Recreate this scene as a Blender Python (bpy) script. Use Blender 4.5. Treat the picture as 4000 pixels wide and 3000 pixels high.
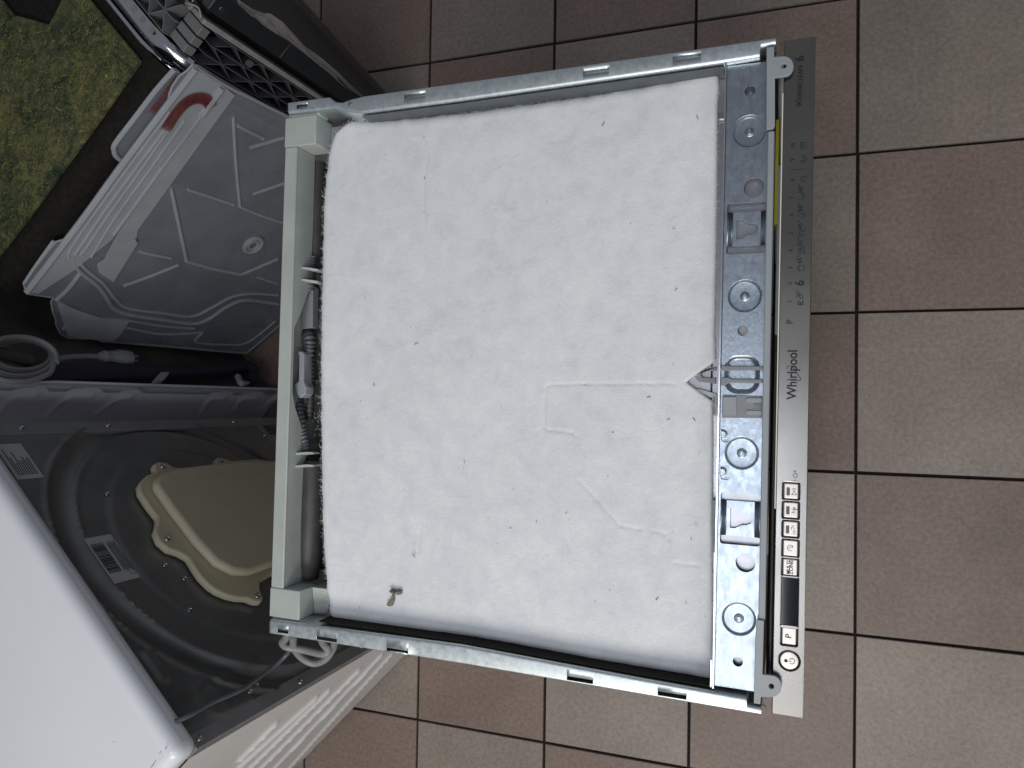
import bpy, math, random
from mathutils import Vector as V, Matrix
random.seed(7)
R = math.radians
S = bpy.context.scene
for o in list(bpy.data.objects): bpy.data.objects.remove(o)
COL = S.collection

# ------------------------------------------------------------------ camera
CAM = V((0.27458, -0.02889, 1.53528))
RW = Matrix(((0.93868946, -0.01757368, 0.34431565), (0.02586999, 0.99947481, -0.01951533), (-0.34379187, 0.02722628, 0.93865110)))
FPX = 2926.1376
cd = bpy.data.cameras.new('camera'); cam = bpy.data.objects.new('camera', cd); COL.objects.link(cam)
cd.sensor_width = 36; cd.lens = FPX / 4000 * 36; cd.clip_start = .02; cd.clip_end = 50
cam.matrix_world = Matrix.Translation(CAM) @ RW.to_4x4()
S.camera = cam

# ------------------------------------------------------------------ light: two tubes under the shop ceiling, an added fill lamp, dim room
wd = bpy.data.worlds.new('World'); S.world = wd; wd.use_nodes = True
bg = wd.node_tree.nodes['Background']; bg.inputs[0].default_value = (.80, .84, .92, 1); bg.inputs[1].default_value = .165
def lamp(name, loc, aim, sx, sy, power, col):
    l = bpy.data.lights.new(name, 'AREA'); l.shape = 'RECTANGLE'; l.size = sx; l.size_y = sy; l.energy = power; l.color = col
    o = bpy.data.objects.new(name, l); COL.objects.link(o); o.location = loc
    o.rotation_euler = (V(aim) - V(loc)).to_track_quat('-Z', 'Y').to_euler()
lamp('ceiling_tube_cool', (.12, -.52, 2.75), (.12, -.52, 0), .30, .90, 6.0, (.86, .91, 1))
lamp('ceiling_tube_warm', (.34, -1.75, 2.5), (.1, -.1, .6), 1.2, .95, 25, (1, .96, .87))
lamp('fill_lamp_right', (1.3, -.7, 2.5), (-.6, .1, .3), .3, 1.3, 5, (.92, .95, 1))  # added fill to brighten the tray and dryer back, no known source
S.view_settings.view_transform = 'Standard'; S.view_settings.look = 'None'; S.view_settings.exposure = .27; S.view_settings.gamma = 1
S.render.engine = 'CYCLES'; S.cycles.max_bounces = 6; S.cycles.transparent_max_bounces = 16

# ------------------------------------------------------------------ measuring: a picture point (4000 x 3000) on a level or on a plane of the place
def ray(x, y): return RW @ V(((x - 2000) / FPX, -(y - 1500) / FPX, -1))
def W(x, y, z):
    d = ray(x, y); return CAM + d * ((z - CAM.z) / d.z)
def WP(x, y, p0, n):
    d = ray(x, y); return CAM + d * ((V(p0) - CAM).dot(n) / d.dot(n))

# ------------------------------------------------------------------ helpers
def thing(name, label, cat, loc=(0, 0, 0), group=None):
    o = bpy.data.objects.new(name, None); COL.objects.link(o); o.empty_display_size = .05
    o.location = loc; o['label'] = label; o['category'] = cat
    if group: o['group'] = group
    return o
def root(p):
    while p.parent: p = p.parent
    return p
class MB:
    def __init__(s, T=None): s.v = []; s.f = []; s.T = T or (lambda p: V(p))
    def add(s, vs, fs):
        n = len(s.v); s.v += [s.T(p) for p in vs]; s.f += [tuple(i + n for i in f) for f in fs]; return s
    def box(s, a, b):
        (x0, y0, z0), (x1, y1, z1) = a, b
        return s.add([(x0,y0,z0),(x1,y0,z0),(x1,y1,z0),(x0,y1,z0),(x0,y0,z1),(x1,y0,z1),(x1,y1,z1),(x0,y1,z1)],
              [(3,2,1,0),(4,5,6,7),(0,1,5,4),(1,2,6,5),(2,3,7,6),(3,0,4,7)])
    def prism(s, pts, ext):
        n = len(pts); e = V(ext); a = [V(p) for p in pts]
        return s.add(a + [p + e for p in a], [tuple(range(n))[::-1], tuple(range(n, 2*n))] + [(i, (i+1) % n, n + (i+1) % n, n + i) for i in range(n)])
    def bar(s, p, q, w, up):
        p = V(p); q = V(q); d = (q - p).normalized(); up = V(up); sd = d.cross(up).normalized() * w / 2
        return s.prism([p - sd, q - sd, q + sd, p + sd], up)
    def tube(s, pts, r, seg=10, closed=False, rf=None):
        P = [V(p) for p in pts]; n = len(P); vs = []; up = None
        for i in range(n):
            if closed: d = P[(i+1) % n] - P[i-1]
            else: d = P[min(i+1, n-1)] - P[max(i-1, 0)]
            d.normalize()
            if up is None: up = V((0, 0, 1)) if abs(d.z) < .9 else V((1, 0, 0))
            sd = d.cross(up).normalized(); up = sd.cross(d).normalized()
            rr = rf(i) if rf else r
            vs += [P[i] + (sd * math.cos(k*math.tau/seg) + up * math.sin(k*math.tau/seg)) * rr for k in range(seg)]
        m = n if closed else n - 1; fs = []
        for i in range(m):
            j = (i+1) % n
            fs += [(i*seg + k, i*seg + (k+1) % seg, j*seg + (k+1) % seg, j*seg + k) for k in range(seg)]
        if not closed: fs += [tuple(range(seg))[::-1], tuple(range((n-1)*seg, n*seg))]
        return s.add(vs, fs)
    def lathe(s, c, prof, seg=28, ax=None, cap=True):
        c = V(c); ex, ey, ez = ax or (V((1,0,0)), V((0,1,0)), V((0,0,1))); vs = []; n = len(prof)
        for r, h in prof: vs += [c + (ex*math.cos(k*math.tau/seg) + ey*math.sin(k*math.tau/seg))*r + ez*h for k in range(seg)]
        fs = [(i*seg+k, i*seg+(k+1) % seg, (i+1)*seg+(k+1) % seg, (i+1)*seg+k) for i in range(n-1) for k in range(seg)]
        if cap: fs.append(tuple(range((n-1)*seg, n*seg)))
        return s.add(vs, fs)
    def grid(s, fn, nu, nv):
        vs = [fn(i / nu, j / nv) for j in range(nv+1) for i in range(nu+1)]
        return s.add(vs, [(j*(nu+1)+i, j*(nu+1)+i+1, (j+1)*(nu+1)+i+1, (j+1)*(nu+1)+i) for j in range(nv) for i in range(nu)])
    def strokes(s, lines, w, up=V((0, 0, 1))):
        for L in lines:
            L = [V(p) for p in L]
            for p, q in zip(L, L[1:]):
                d = (q - p)
                if d.length < 1e-7: continue
                d.normalize(); sd = d.cross(up).normalized() * w / 2; e = d * w * .3
                s.add([p - sd - e, q - sd + e, q + sd + e, p + sd - e], [(0, 3, 2, 1)])
        return s
    def build(s, name, mat, parent=None, smooth=False, bevel=0, solid=0, seg=2, recalc=True, label=None, cat=None, group=None, kind=None, angle=40):
        org = root(parent).location if parent else V((0, 0, 0))
        me = bpy.data.meshes.new(name); me.from_pydata([tuple(p - org) for p in s.v], [], s.f); me.update()
        return finish(me, name, mat, parent, smooth, bevel, solid, seg, recalc, label, cat, group, kind, angle)
def finish(me, name, mat, parent=None, smooth=False, bevel=0, solid=0, seg=2, recalc=False, label=None, cat=None, group=None, kind=None, angle=40):
    if recalc:
        import bmesh
        bm = bmesh.new(); bm.from_mesh(me); bmesh.ops.recalc_face_normals(bm, faces=bm.faces); bm.to_mesh(me); bm.free()
    me.materials.append(mat)
    o = bpy.data.objects.new(name, me); COL.objects.link(o)
    if parent: o.parent = parent
    if solid:
        m = o.modifiers.new('solid', 'SOLIDIFY'); m.thickness = solid; m.offset = -1
    if bevel:
        m = o.modifiers.new('bevel', 'BEVEL'); m.width = bevel; m.segments = seg; m.limit_method = 'ANGLE'; m.angle_limit = R(35)
    if smooth or bevel:
        me.polygons.foreach_set('use_smooth', [True]*len(me.polygons))
        if hasattr(me, 'set_sharp_from_angle'): me.set_sharp_from_angle(angle=R(angle))
    if label: o['label'] = label
    if cat: o['category'] = cat
    if group: o['group'] = group
    if kind: o['kind'] = kind
    return o
def plate(name, outline, holes, z0, z1, mat, parent, bev=0, **kw):
    """sheet in the XY plane with real openings"""
    cu = bpy.data.curves.new('c', 'CURVE'); cu.dimensions = '2D'; cu.fill_mode = 'BOTH'
    org = root(parent).location
    for L in [outline] + holes:
        sp = cu.splines.new('POLY'); sp.points.add(len(L) - 1); sp.use_cyclic_u = True
        for p, q in zip(sp.points, L): p.co = (q[0] - org.x, q[1] - org.y, 0, 1)
    cu.extrude = (z1 - z0) / 2 - bev; cu.bevel_depth = bev; cu.offset = -bev; cu.bevel_resolution = 1
    t = bpy.data.objects.new('t', cu); COL.objects.link(t)
    me = bpy.data.meshes.new_from_object(t); bpy.data.objects.remove(t); bpy.data.curves.remove(cu)
    for v in me.vertices: v.co.z += (z0 + z1) / 2 - org.z
    return finish(me, name, mat, parent, recalc=True, **kw)
def text(body, size, at, ex, ey, name, mat, parent, bold=0, align='CENTER', up=.0002, sx=1):
    cu = bpy.data.curves.new('t', 'FONT'); cu.body = body; cu.size = size; cu.align_x = align; cu.align_y = 'CENTER'; cu.offset = bold; cu.resolution_u = 3
    t = bpy.data.objects.new('t', cu); COL.objects.link(t)
    me = bpy.data.meshes.new_from_object(t); bpy.data.objects.remove(t); bpy.data.curves.remove(cu)
    org = root(parent).location; ez = ex.cross(ey)
    for v in me.vertices: v.co = V(at) + ex * v.co.x * sx + ey * v.co.y + ez * up - org
    return finish(me, name, mat, parent)
def circle(c, r, n=28): return [(c[0] + r*math.cos(k*math.tau/n), c[1] + r*math.sin(k*math.tau/n)) for k in range(n)]
def rrect(x0, x1, y0, y1, r, n=4):
    L = []
    for cx, cy, a in ((x1-r, y1-r, 0), (x0+r, y1-r, 90), (x0+r, y0+r, 180), (x1-r, y0+r, 270)):
        L += [(cx + r*math.cos(R(a + 90*k/n)), cy + r*math.sin(R(a + 90*k/n))) for k in range(n+1)]
    return L
def smooth_path(pts, k=6, closed=False):
    P = [V(p) for p in pts]; n = len(P); out = []
    rng = range(n if closed else n - 1)
    for i in rng:
        if closed: a, b, c, d = P[i-1], P[i], P[(i+1) % n], P[(i+2) % n]
        else: a, b, c, d = P[max(i-1, 0)], P[i], P[i+1], P[min(i+2, n-1)]
        for j in range(k):
            t = j / k; out.append(.5*((2*b) + (c-a)*t + (2*a-5*b+4*c-d)*t*t + (3*b-a-3*c+d)*t**3))
    if not closed: out.append(P[-1])
    return out
def interp(tab, x):
    if x <= tab[0][0]: return tab[0][1]
    for (a, b), (c, d) in zip(tab, tab[1:]):
        if x <= c: return b + (d - b) * (x - a) / (c - a)
    return tab[-1][1]
def segdist(px, py, a, b):
    vx, vy = b[0]-a[0], b[1]-a[1]; t = ((px-a[0])*vx + (py-a[1])*vy) / (vx*vx + vy*vy + 1e-12); t = max(0, min(1, t))
    return math.hypot(px-a[0]-t*vx, py-a[1]-t*vy)

# ------------------------------------------------------------------ materials
def mat(name, col, rough=.5, metal=0, var=.12, vscale=60, bump=0, bscale=300, col2=None, detail=4, aniso=None, stretch=None, alpha=None, thresh=None, rvar=0, spec=.5, coat=0):
    m = bpy.data.materials.new(name); m.use_nodes = True; nt = m.node_tree; N = nt.nodes; L = nt.links; b = N['Principled BSDF']
    tc = N.new('ShaderNodeTexCoord'); src = tc.outputs['Object']
    if stretch:
        mp = N.new('ShaderNodeMapping'); mp.inputs['Scale'].default_value = stretch; L.new(src, mp.inputs[0]); src = mp.outputs[0]
    no = N.new('ShaderNodeTexNoise'); no.inputs['Scale'].default_value = vscale; no.inputs['Detail'].default_value = detail; no.inputs['Roughness'].default_value = .65; L.new(src, no.inputs['Vector'])
    rp = N.new('ShaderNodeValToRGB'); lo, hi = thresh or (.3, .7); rp.color_ramp.elements[0].position = lo; rp.color_ramp.elements[1].position = hi
    c2 = col2 or tuple(min(1, c*(1+var)) for c in col); c1 = col if col2 else tuple(c*(1-var) for c in col)
    rp.color_ramp.elements[0].color = (*c1, 1); rp.color_ramp.elements[1].color = (*c2, 1)
    L.new(no.outputs['Fac'], rp.inputs[0]); L.new(rp.outputs[0], b.inputs['Base Color'])
    b.inputs['Roughness'].default_value = rough; b.inputs['Metallic'].default_value = metal
    b.inputs['Specular IOR Level'].default_value = spec; b.inputs['Coat Weight'].default_value = coat
    if rvar:
        n3 = N.new('ShaderNodeTexNoise'); n3.inputs['Scale'].default_value = vscale*.6; n3.inputs['Detail'].default_value = 5; L.new(src, n3.inputs['Vector'])
        mr = N.new('ShaderNodeMapRange'); mr.inputs[1].default_value = .3; mr.inputs[2].default_value = .7; mr.inputs[3].default_value = rough - rvar; mr.inputs[4].default_value = rough + rvar
        L.new(n3.outputs['Fac'], mr.inputs[0]); L.new(mr.outputs[0], b.inputs['Roughness'])
    if bump:
        n2 = N.new('ShaderNodeTexNoise'); n2.inputs['Scale'].default_value = bscale; n2.inputs['Detail'].default_value = 3; L.new(src, n2.inputs['Vector'])
        bp = N.new('ShaderNodeBump'); bp.inputs['Strength'].default_value = bump; bp.inputs['Distance'].default_value = .001
        L.new(n2.outputs['Fac'], bp.inputs['Height']); L.new(bp.outputs[0], b.inputs['Normal'])
    if alpha is not None: b.inputs['Alpha'].default_value = alpha
    return m
M = {}
M['rail'] = mat('galvanised_rail', (.70, .76, .78), .46, 1, .1, 260, .10, 900, detail=6, rvar=.07)
M['galv'] = mat('galvanised_sheet', (.42, .475, .54), .37, 1, .09, 330, .14, 420, detail=6, rvar=.06, stretch=(1, .55, 1))
M['lip'] = mat('bare_steel_edge', (.72, .74, .78), .25, 1, .05, 100)
M['barplastic'] = mat('pale_grey_green_plastic', (.42, .455, .43), .45, 0, .07, 25, .03, 200)
M['lug'] = mat('grey_plastic', (.30, .325, .35), .45, 0, .05, 30)
M['clip'] = mat('mid_grey_plastic', (.235, .25, .27), .5, 0, .05, 40)
M['black'] = mat('black_bitumen', (.010, .009, .008), .8, 0, .5, 90, .3, 220, spec=.18)
M['gap'] = mat('black_plastic', (.008, .008, .009), .35, 0, .3, 50)
M['rubber'] = mat('grey_rubber', (.05, .047, .048), .5, 0, .2, 60)
M['conduit'] = mat('slate_conduit', (.10, .108, .125), .4, 0, .15, 60)
M['panel'] = mat('champagne_steel', (.255, .245, .23), .29, 1, .035, 18, .02, 900, rvar=.05, detail=6)
M['button'] = mat('satin_button', (.66, .62, .57), .38, .55, .03, 30)
M['print'] = mat('black_print', (.012, .012, .014), .6, 0, .1)
M['led'] = mat('smoky_window', (.06, .06, .06), .3, 0, .1)
M['display'] = mat('display_glass', (.004, .005, .010), .06, 0, .2)
M['pale'] = mat('edge_highlight_cream', (.75, .72, .62), .4, 0, .04)  # tone of the painted highlight on the panel edge
M['wall_shade'] = mat('shaded_zinc', (.13, .145, .16), .5, .3, .15, 60)  # zinc darkened to stand in for shade on the rail's inner wall
M['yellow'] = mat('yellow_label', (.34, .30, .02), .5, 0, .1)
M['white_in'] = mat('off_white_plastic', (.5, .52, .5), .5, 0, .05)
M['white'] = mat('white_enamel', (.74, .76, .81), .32, 0, .03, 5, 0, coat=.2)
M['sidewhite'] = mat('white_side_enamel', (.66, .645, .64), .34, 0, .03, 9)
M['backsteel'] = mat('dark_back_steel', (.22, .228, .232), .36, .65, .15, 14, .03, 700, rvar=.06)
M['flange'] = mat('grey_flange', (.22, .22, .225), .45, .2, .1, 20)
M['cream'] = mat('cream_plastic', (.53, .475, .345), .5, 0, .05, 15)
M['sticker'] = mat('white_sticker', (.42, .42, .42), .6, 0, .05, 40)
M['lavender'] = mat('washer_side_enamel', (.72, .73, .82), .36, 0, .06, 10)
M['darkback'] = mat('washer_back', (.085, .08, .078), .5, 0, .4, 16)
M['cord'] = mat('grey_cord', (.25, .25, .25), .45, 0, .06, 30)
M['hose'] = mat('black_hose', (.016, .018, .034), .45, 0, .2, 30)
M['screw'] = mat('zinc_screw', (.45, .47, .49), .34, 1, .1, 200)
M['chrome'] = mat('stainless_tub', (.66, .67, .70), .16, 1, .03, 60)
M['rib'] = mat('dark_rib_plastic', (.10, .10, .115), .4, 0, .06, 40)
M['ribtop'] = mat('grey_rib_plastic', (.16, .165, .17), .45, 0, .06, 40)
M['seal'] = mat('pale_seal_rubber', (.27, .265, .27), .5, 0, .15, 40)
M['door'] = mat('dark_door_steel', (.035, .040, .046), .42, .5, .15, 30)
M['cardboard'] = mat('grey_card', (.10, .086, .072), .8, 0, .12, 20, .1, 90)
M['grout'] = mat('dark_grout', (.012, .009, .008), .95, 0, .4, 80, .3, 300)
M['speck'] = mat('dark_lint', (.045, .042, .04), .8, 0, .3, 200)
M['scrap'] = mat('dry_scrap', (.30, .27, .22), .8, 0, .6, 300, .4, 500, col2=(.06, .05, .04))
M['steelgrey'] = mat('inner_steel', (.42, .42, .445), .34, .8, .1, 60)

def tile_mat(name, c1, c2):
    m = bpy.data.materials.new(name); m.use_nodes = True; nt = m.node_tree; N = nt.nodes; L = nt.links; b = N['Principled BSDF']
    g = N.new('ShaderNodeNewGeometry'); oi = N.new('ShaderNodeObjectInfo')
    n1 = N.new('ShaderNodeTexNoise'); n1.inputs['Scale'].default_value = 5; n1.inputs['Detail'].default_value = 6; n1.inputs['Roughness'].default_value = .6
    n2 = N.new('ShaderNodeTexNoise'); n2.inputs['Scale'].default_value = 120; n2.inputs['Detail'].default_value = 5; n2.inputs['Roughness'].default_value = .75
    for n in (n1, n2): L.new(g.outputs['Position'], n.inputs['Vector'])
    mx = N.new('ShaderNodeMix'); mx.data_type = 'RGBA'; mx.inputs[6].default_value = (*c1, 1); mx.inputs[7].default_value = (*c2, 1)
    r2 = N.new('ShaderNodeMapRange'); r2.inputs[1].default_value = .36; r2.inputs[2].default_value = .64; L.new(n2.outputs['Fac'], r2.inputs[0])
    L.new(r2.outputs[0], mx.inputs[0])
    hv = N.new('ShaderNodeHueSaturation'); L.new(mx.outputs[2], hv.inputs['Color'])
    ma = N.new('ShaderNodeMath'); ma.operation = 'MULTIPLY_ADD'; ma.inputs[1].default_value = .7; L.new(n1.outputs['Fac'], ma.inputs[0])
    mb_ = N.new('ShaderNodeMath'); mb_.operation = 'MULTIPLY_ADD'; mb_.inputs[1].default_value = .14; mb_.inputs[2].default_value = .58; L.new(oi.outputs['Random'], mb_.inputs[0])
    L.new(mb_.outputs[0], ma.inputs[2]); L.new(ma.outputs[0], hv.inputs['Value']); L.new(hv.outputs[0], b.inputs['Base Color'])
    b.inputs['Roughness'].default_value = .44; b.inputs['Specular IOR Level'].default_value = .4
    bp = N.new('ShaderNodeBump'); bp.inputs['Strength'].default_value = .45; bp.inputs['Distance'].default_value = .0010
    L.new(n2.outputs['Fac'], bp.inputs['Height']); L.new(bp.outputs[0], b.inputs['Normal'])
    return m
M['tile_pink'] = tile_mat('pink_brown_tile', (.185, .134, .112), (.268, .203, .173))
M['tile_beige'] = tile_mat('beige_grey_tile', (.218, .180, .154), (.312, .266, .231))

def fleece_mat():
    m = bpy.data.materials.new('white_fleece'); m.use_nodes = True; nt = m.node_tree; N = nt.nodes; L = nt.links; b = N['Principled BSDF']
    tc = N.new('ShaderNodeTexCoord')
    n1 = N.new('ShaderNodeTexNoise'); n1.inputs['Scale'].default_value = 42; n1.inputs['Detail'].default_value = 9; n1.inputs['Roughness'].default_value = .7; n1.inputs['Distortion'].default_value = .3
    n2 = N.new('ShaderNodeTexNoise'); n2.inputs['Scale'].default_value = 260; n2.inputs['Detail'].default_value = 4; n2.inputs['Roughness'].default_value = .7; n2.inputs['Distortion'].default_value = 2.5
    for n in (n1, n2): L.new(tc.outputs['Object'], n.inputs['Vector'])
    rp = N.new('ShaderNodeValToRGB'); rp.color_ramp.elements[0].position = .30; rp.color_ramp.elements[1].position = .62
    rp.color_ramp.elements[0].color = (.685, .71, .755, 1); rp.color_ramp.elements[1].color = (.815, .83, .85, 1)
    L.new(n1.outputs['Fac'], rp.inputs[0])
    n4 = N.new('ShaderNodeTexNoise'); n4.inputs['Scale'].default_value = 9; n4.inputs['Detail'].default_value = 3; L.new(tc.outputs['Object'], n4.inputs['Vector'])
    r4 = N.new('ShaderNodeValToRGB'); r4.color_ramp.elements[0].position = .70; r4.color_ramp.elements[1].position = .80; r4.color_ramp.elements[0].color = (0, 0, 0, 1); r4.color_ramp.elements[1].color = (.5, .5, .5, 1)
    L.new(n4.outputs['Fac'], r4.inputs[0])
    mx = N.new('ShaderNodeMix'); mx.data_type = 'RGBA'; L.new(r4.outputs[0], mx.inputs[0]); L.new(rp.outputs[0], mx.inputs[6]); mx.inputs[7].default_value = (.72, .66, .55, 1)
    L.new(mx.outputs[2], b.inputs['Base Color']); b.inputs['Roughness'].default_value = 1; b.inputs['Specular IOR Level'].default_value = .05
    b.inputs['Sheen Weight'].default_value = .15
    ad = N.new('ShaderNodeMath'); ad.operation = 'MULTIPLY_ADD'; ad.inputs[1].default_value = 1.6; L.new(n1.outputs['Fac'], ad.inputs[0]); L.new(n2.outputs['Fac'], ad.inputs[2])
    bp = N.new('ShaderNodeBump'); bp.inputs['Strength'].default_value = .42; bp.inputs['Distance'].default_value = .0018
    L.new(ad.outputs[0], bp.inputs['Height']); L.new(bp.outputs[0], b.inputs['Normal'])
    return m
M['fleece'] = fleece_mat()
M['fibre'] = mat('fleece_fibre', (.82, .83, .86), 1, 0, .03, spec=.05)

def felt_mat():
    m = bpy.data.materials.new('recycled_green_felt'); m.use_nodes = True; nt = m.node_tree; N = nt.nodes; L = nt.links; b = N['Principled BSDF']
    tc = N.new('ShaderNodeTexCoord')
    n1 = N.new('ShaderNodeTexNoise'); n1.inputs['Scale'].default_value = 62; n1.inputs['Detail'].default_value = 8; n1.inputs['Roughness'].default_value = .72; n1.inputs['Distortion'].default_value = 1.2
    n2 = N.new('ShaderNodeTexNoise'); n2.inputs['Scale'].default_value = 150; n2.inputs['Detail'].default_value = 4; n2.inputs['Distortion'].default_value = 2
    for n in (n1, n2): L.new(tc.outputs['Object'], n.inputs['Vector'])
    rp = N.new('ShaderNodeValToRGB'); e = rp.color_ramp.elements
    e[0].position = .30; e[0].color = (.018, .03, .026, 1); e[1].position = .80; e[1].color = (.23, .21, .07, 1)
    k = e.new(.46); k.color = (.066, .078, .040, 1); k = e.new(.58); k.color = (.12, .12, .055, 1)
    n3 = N.new('ShaderNodeTexNoise'); n3.inputs['Scale'].default_value = 17; n3.inputs['Detail'].default_value = 4; L.new(tc.outputs['Object'], n3.inputs['Vector'])
    am = N.new('ShaderNodeMath'); am.operation = 'MULTIPLY_ADD'; am.inputs[1].default_value = .55; am.inputs[2].default_value = -.275; L.new(n3.outputs['Fac'], am.inputs[0])
    a2 = N.new('ShaderNodeMath'); a2.operation = 'ADD'; L.new(n1.outputs['Fac'], a2.inputs[0]); L.new(am.outputs[0], a2.inputs[1])
    L.new(a2.outputs[0], rp.inputs[0]); L.new(rp.outputs[0], b.inputs['Base Color']); b.inputs['Roughness'].default_value = .95; b.inputs['Specular IOR Level'].default_value = .1
    bp = N.new('ShaderNodeBump'); bp.inputs['Strength'].default_value = .8; bp.inputs['Distance'].default_value = .003
    L.new(n2.outputs['Fac'], bp.inputs['Height']); L.new(bp.outputs[0], b.inputs['Normal'])
    return m
M['felt'] = felt_mat()
M['feltfibre'] = mat('yellow_felt_thread', (.36, .33, .10), .9, 0, .4, 60)
M['feltfibre2'] = mat('dark_felt_thread', (.02, .05, .035), .9, 0, .4, 60)

def milky(name, col, trans, rough=.35):
    m = bpy.data.materials.new(name); m.use_nodes = True; nt = m.node_tree; N = nt.nodes; L = nt.links; b = N['Principled BSDF']
    b.inputs['Base Color'].default_value = (*col, 1); b.inputs['Roughness'].default_value = rough
    tc = N.new('ShaderNodeTexCoord'); no = N.new('ShaderNodeTexNoise'); no.inputs['Scale'].default_value = 14; no.inputs['Detail'].default_value = 5; L.new(tc.outputs['Object'], no.inputs['Vector'])
    mr = N.new('ShaderNodeMapRange'); mr.inputs[1].default_value = .3; mr.inputs[2].default_value = .7; mr.inputs[3].default_value = 1 - trans - .1; mr.inputs[4].default_value = 1 - trans + .1
    L.new(no.outputs['Fac'], mr.inputs[0]); L.new(mr.outputs[0], b.inputs['Alpha'])
    return m
M['milky'] = milky('frosted_plastic', (.30, .335, .385), .55)
M['milkyrib'] = milky('frosted_plastic_fold', (.52, .55, .60), .48, .3)
M['red'] = milky('red_tint', (.27, .06, .06), .58)
M['film'] = milky('crumpled_film', (.30, .28, .285), .45, .2)

# ------------------------------------------------------------------ floor
TO = V((.8032, -.7454, 0)); ca, sa = math.cos(R(.6)), math.sin(R(.6))
def tw(x, y): return V((ca*(x-TO.x) - sa*(y-TO.y), sa*(x-TO.x) + ca*(y-TO.y), 0))
fl = MB(); T = .30
fl.prism([tuple(tw(x, y) + V((0, 0, -.034))) for x, y in ((-6*T, -12*T), (11*T, -12*T), (11*T, 6*T), (-6*T, 6*T))], (0, 0, .0275))
floor = fl.build('floor', M['grout'], kind='structure')
def tile_mesh(name, m):
    b = MB(); h = T/2 - .0029
    b.box((-h, -h, -.012), (h, h, 0)); me = bpy.data.meshes.new(name); me.from_pydata([tuple(p) for p in b.v], [], b.f); me.materials.append(m)
    import bmesh
    bm = bmesh.new(); bm.from_mesh(me); bmesh.ops.bevel(bm, geom=[e for e in bm.edges if all(abs(v.co.z) < 1e-6 for v in e.verts)], offset=.0008, segments=2, affect='EDGES'); bm.to_mesh(me); bm.free()
    return me
tm = [tile_mesh('tile', M['tile_beige']), tile_mesh('tile', M['tile_pink'])]
for i in range(-6, 11):
    for j in range(-6, 12):
        o = bpy.data.objects.new('tile', tm[(i + j) % 2]); COL.objects.link(o); o.parent = floor
        c = tw((i + .5)*T, -(j + .5)*T)
        o.location = (c.x + random.uniform(-.0005, .0005), c.y + random.uniform(-.0005, .0005), random.uniform(-.0006, 0)); o.rotation_euler = (0, 0, R(.6) + random.uniform(-.002, .002))

# ------------------------------------------------------------------ the dishwasher
ZT = .8375
dw = thing('dishwasher', 'built-in dishwasher seen from above with its lid off, steel frame and champagne control strip', 'dishwasher')
# --- side rails: folded sheet with punched slots, wall down on both sides
def side_rail(sgn, outer, inner, slots, label):
    """outer/inner: tables x -> y of both edges; slots: (x0, x1, y0, y1)"""
    xs = sorted(set([x for x, _ in outer] + [x for x, _ in inner] + [x for s in slots for x in s[:2]] + [-.255 + .02*k for k in range(26)]))
    b = MB(); rows = []
    for x in xs:
        yo, yi = interp(outer, x), interp(inner, x); d = 1 if yo > yi else -1
        rows.append((x, yo, yi, d))
    r = .0016
    def q(p): b.add(p, [(0, 1, 2, 3)])
    for (x0, o0, i0, d), (x1, o1, i1, _) in zip(rows, rows[1:]):
        xm = (x0 + x1)/2; sl = [s for s in slots if s[0] - 1e-6 <= xm <= s[1] + 1e-6]
        def prof(o, i):
            P = [(o, .10)]
            for k in range(4): a = R(90*k/3); P.append((o - d*r*(1 - math.cos(a)), ZT - r + r*math.sin(a)))
            if sl: ya, yb = sorted(sl[0][2:], key=lambda t: -t*d); P += [(ya, ZT), (yb, ZT)]
            for k in range(4): a = R(90*k/3); P.append((i + d*2*r*(1 - math.sin(a)), ZT - 2*r + 2*r*math.cos(a)))
            P.append((i, .800)); return P
        A, B = prof(o0, i0), prof(o1, i1)
        for k in range(len(A) - 1):
            if sl and k == 5: continue
            q([(x0, *A[k]), (x1, *B[k]), (x1, *B[k+1]), (x0, *A[k+1])])
    import bmesh
    bm = bmesh.new(); vs = [bm.verts.new(p) for p in b.v]
    for f in b.f: bm.faces.new([vs[i] for i in f])
    bmesh.ops.remove_doubles(bm, verts=bm.verts, dist=1e-5); bmesh.ops.recalc_face_normals(bm, faces=bm.faces)
    me = bpy.data.meshes.new('side_rail'); bm.to_mesh(me); bm.free()
    o = finish(me, 'side_rail', M['rail'], dw, smooth=True, solid=.0010, angle=50); o['label'] = label
    return o
side_rail(1, [(-.2575, .2985), (-.205, .2985), (-.198, .2925), (-.188, .2905), (-.176, .293), (-.16, .2945), (.05, .296), (.2597, .2983)],
          [(-.2590, .2856), (-.20, .2850), (-.182, .2800), (-.1647, .2762), (-.05, .2768), (.2183, .2815), (.2465, .2825), (.2475, .2915), (.2602, .2922)],
          [(-.2477, -.2330, .2900, .2940), (-.1117, -.0863, .2860, .2895), (.0837, .1094, .2868, .2905), (.1696, .1954, .2895, .2930)], 'dented zinc rail, kinked at its rear end')
side_rail(-1, [(-.2615, -.2975), (-.03, -.2968), (.259, -.2998)],
          [(-.2594, -.2816), (-.0291, -.2782), (.1521, -.2843), (.2461, -.2866), (.2470, -.2930), (.2583, -.2935)],
          [(-.2511, -.2365, -.2945, -.2905), (-.1999, -.1740, -.2955, -.2918), (-.1137, -.0882, -.2960, -.2925), (.0821, .1079, -.2962, -.2925), (.1683, .1945, -.2968, -.2932)], 'straight zinc rail')
MB().prism([(-.20, -.2778, .8335), (-.03, -.2772, .8335), (.15, -.2826, .8335), (.215, -.2840, .8335), (.215, -.2828, .8335), (.15, -.2814, .8335), (-.03, -.2760, .8335), (-.20, -.2766, .8335)], (0, 0, -.05)).build('rail_shade_strip', M['black'], dw)  # black strip added for the shade on the lower rail's inner wall
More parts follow.
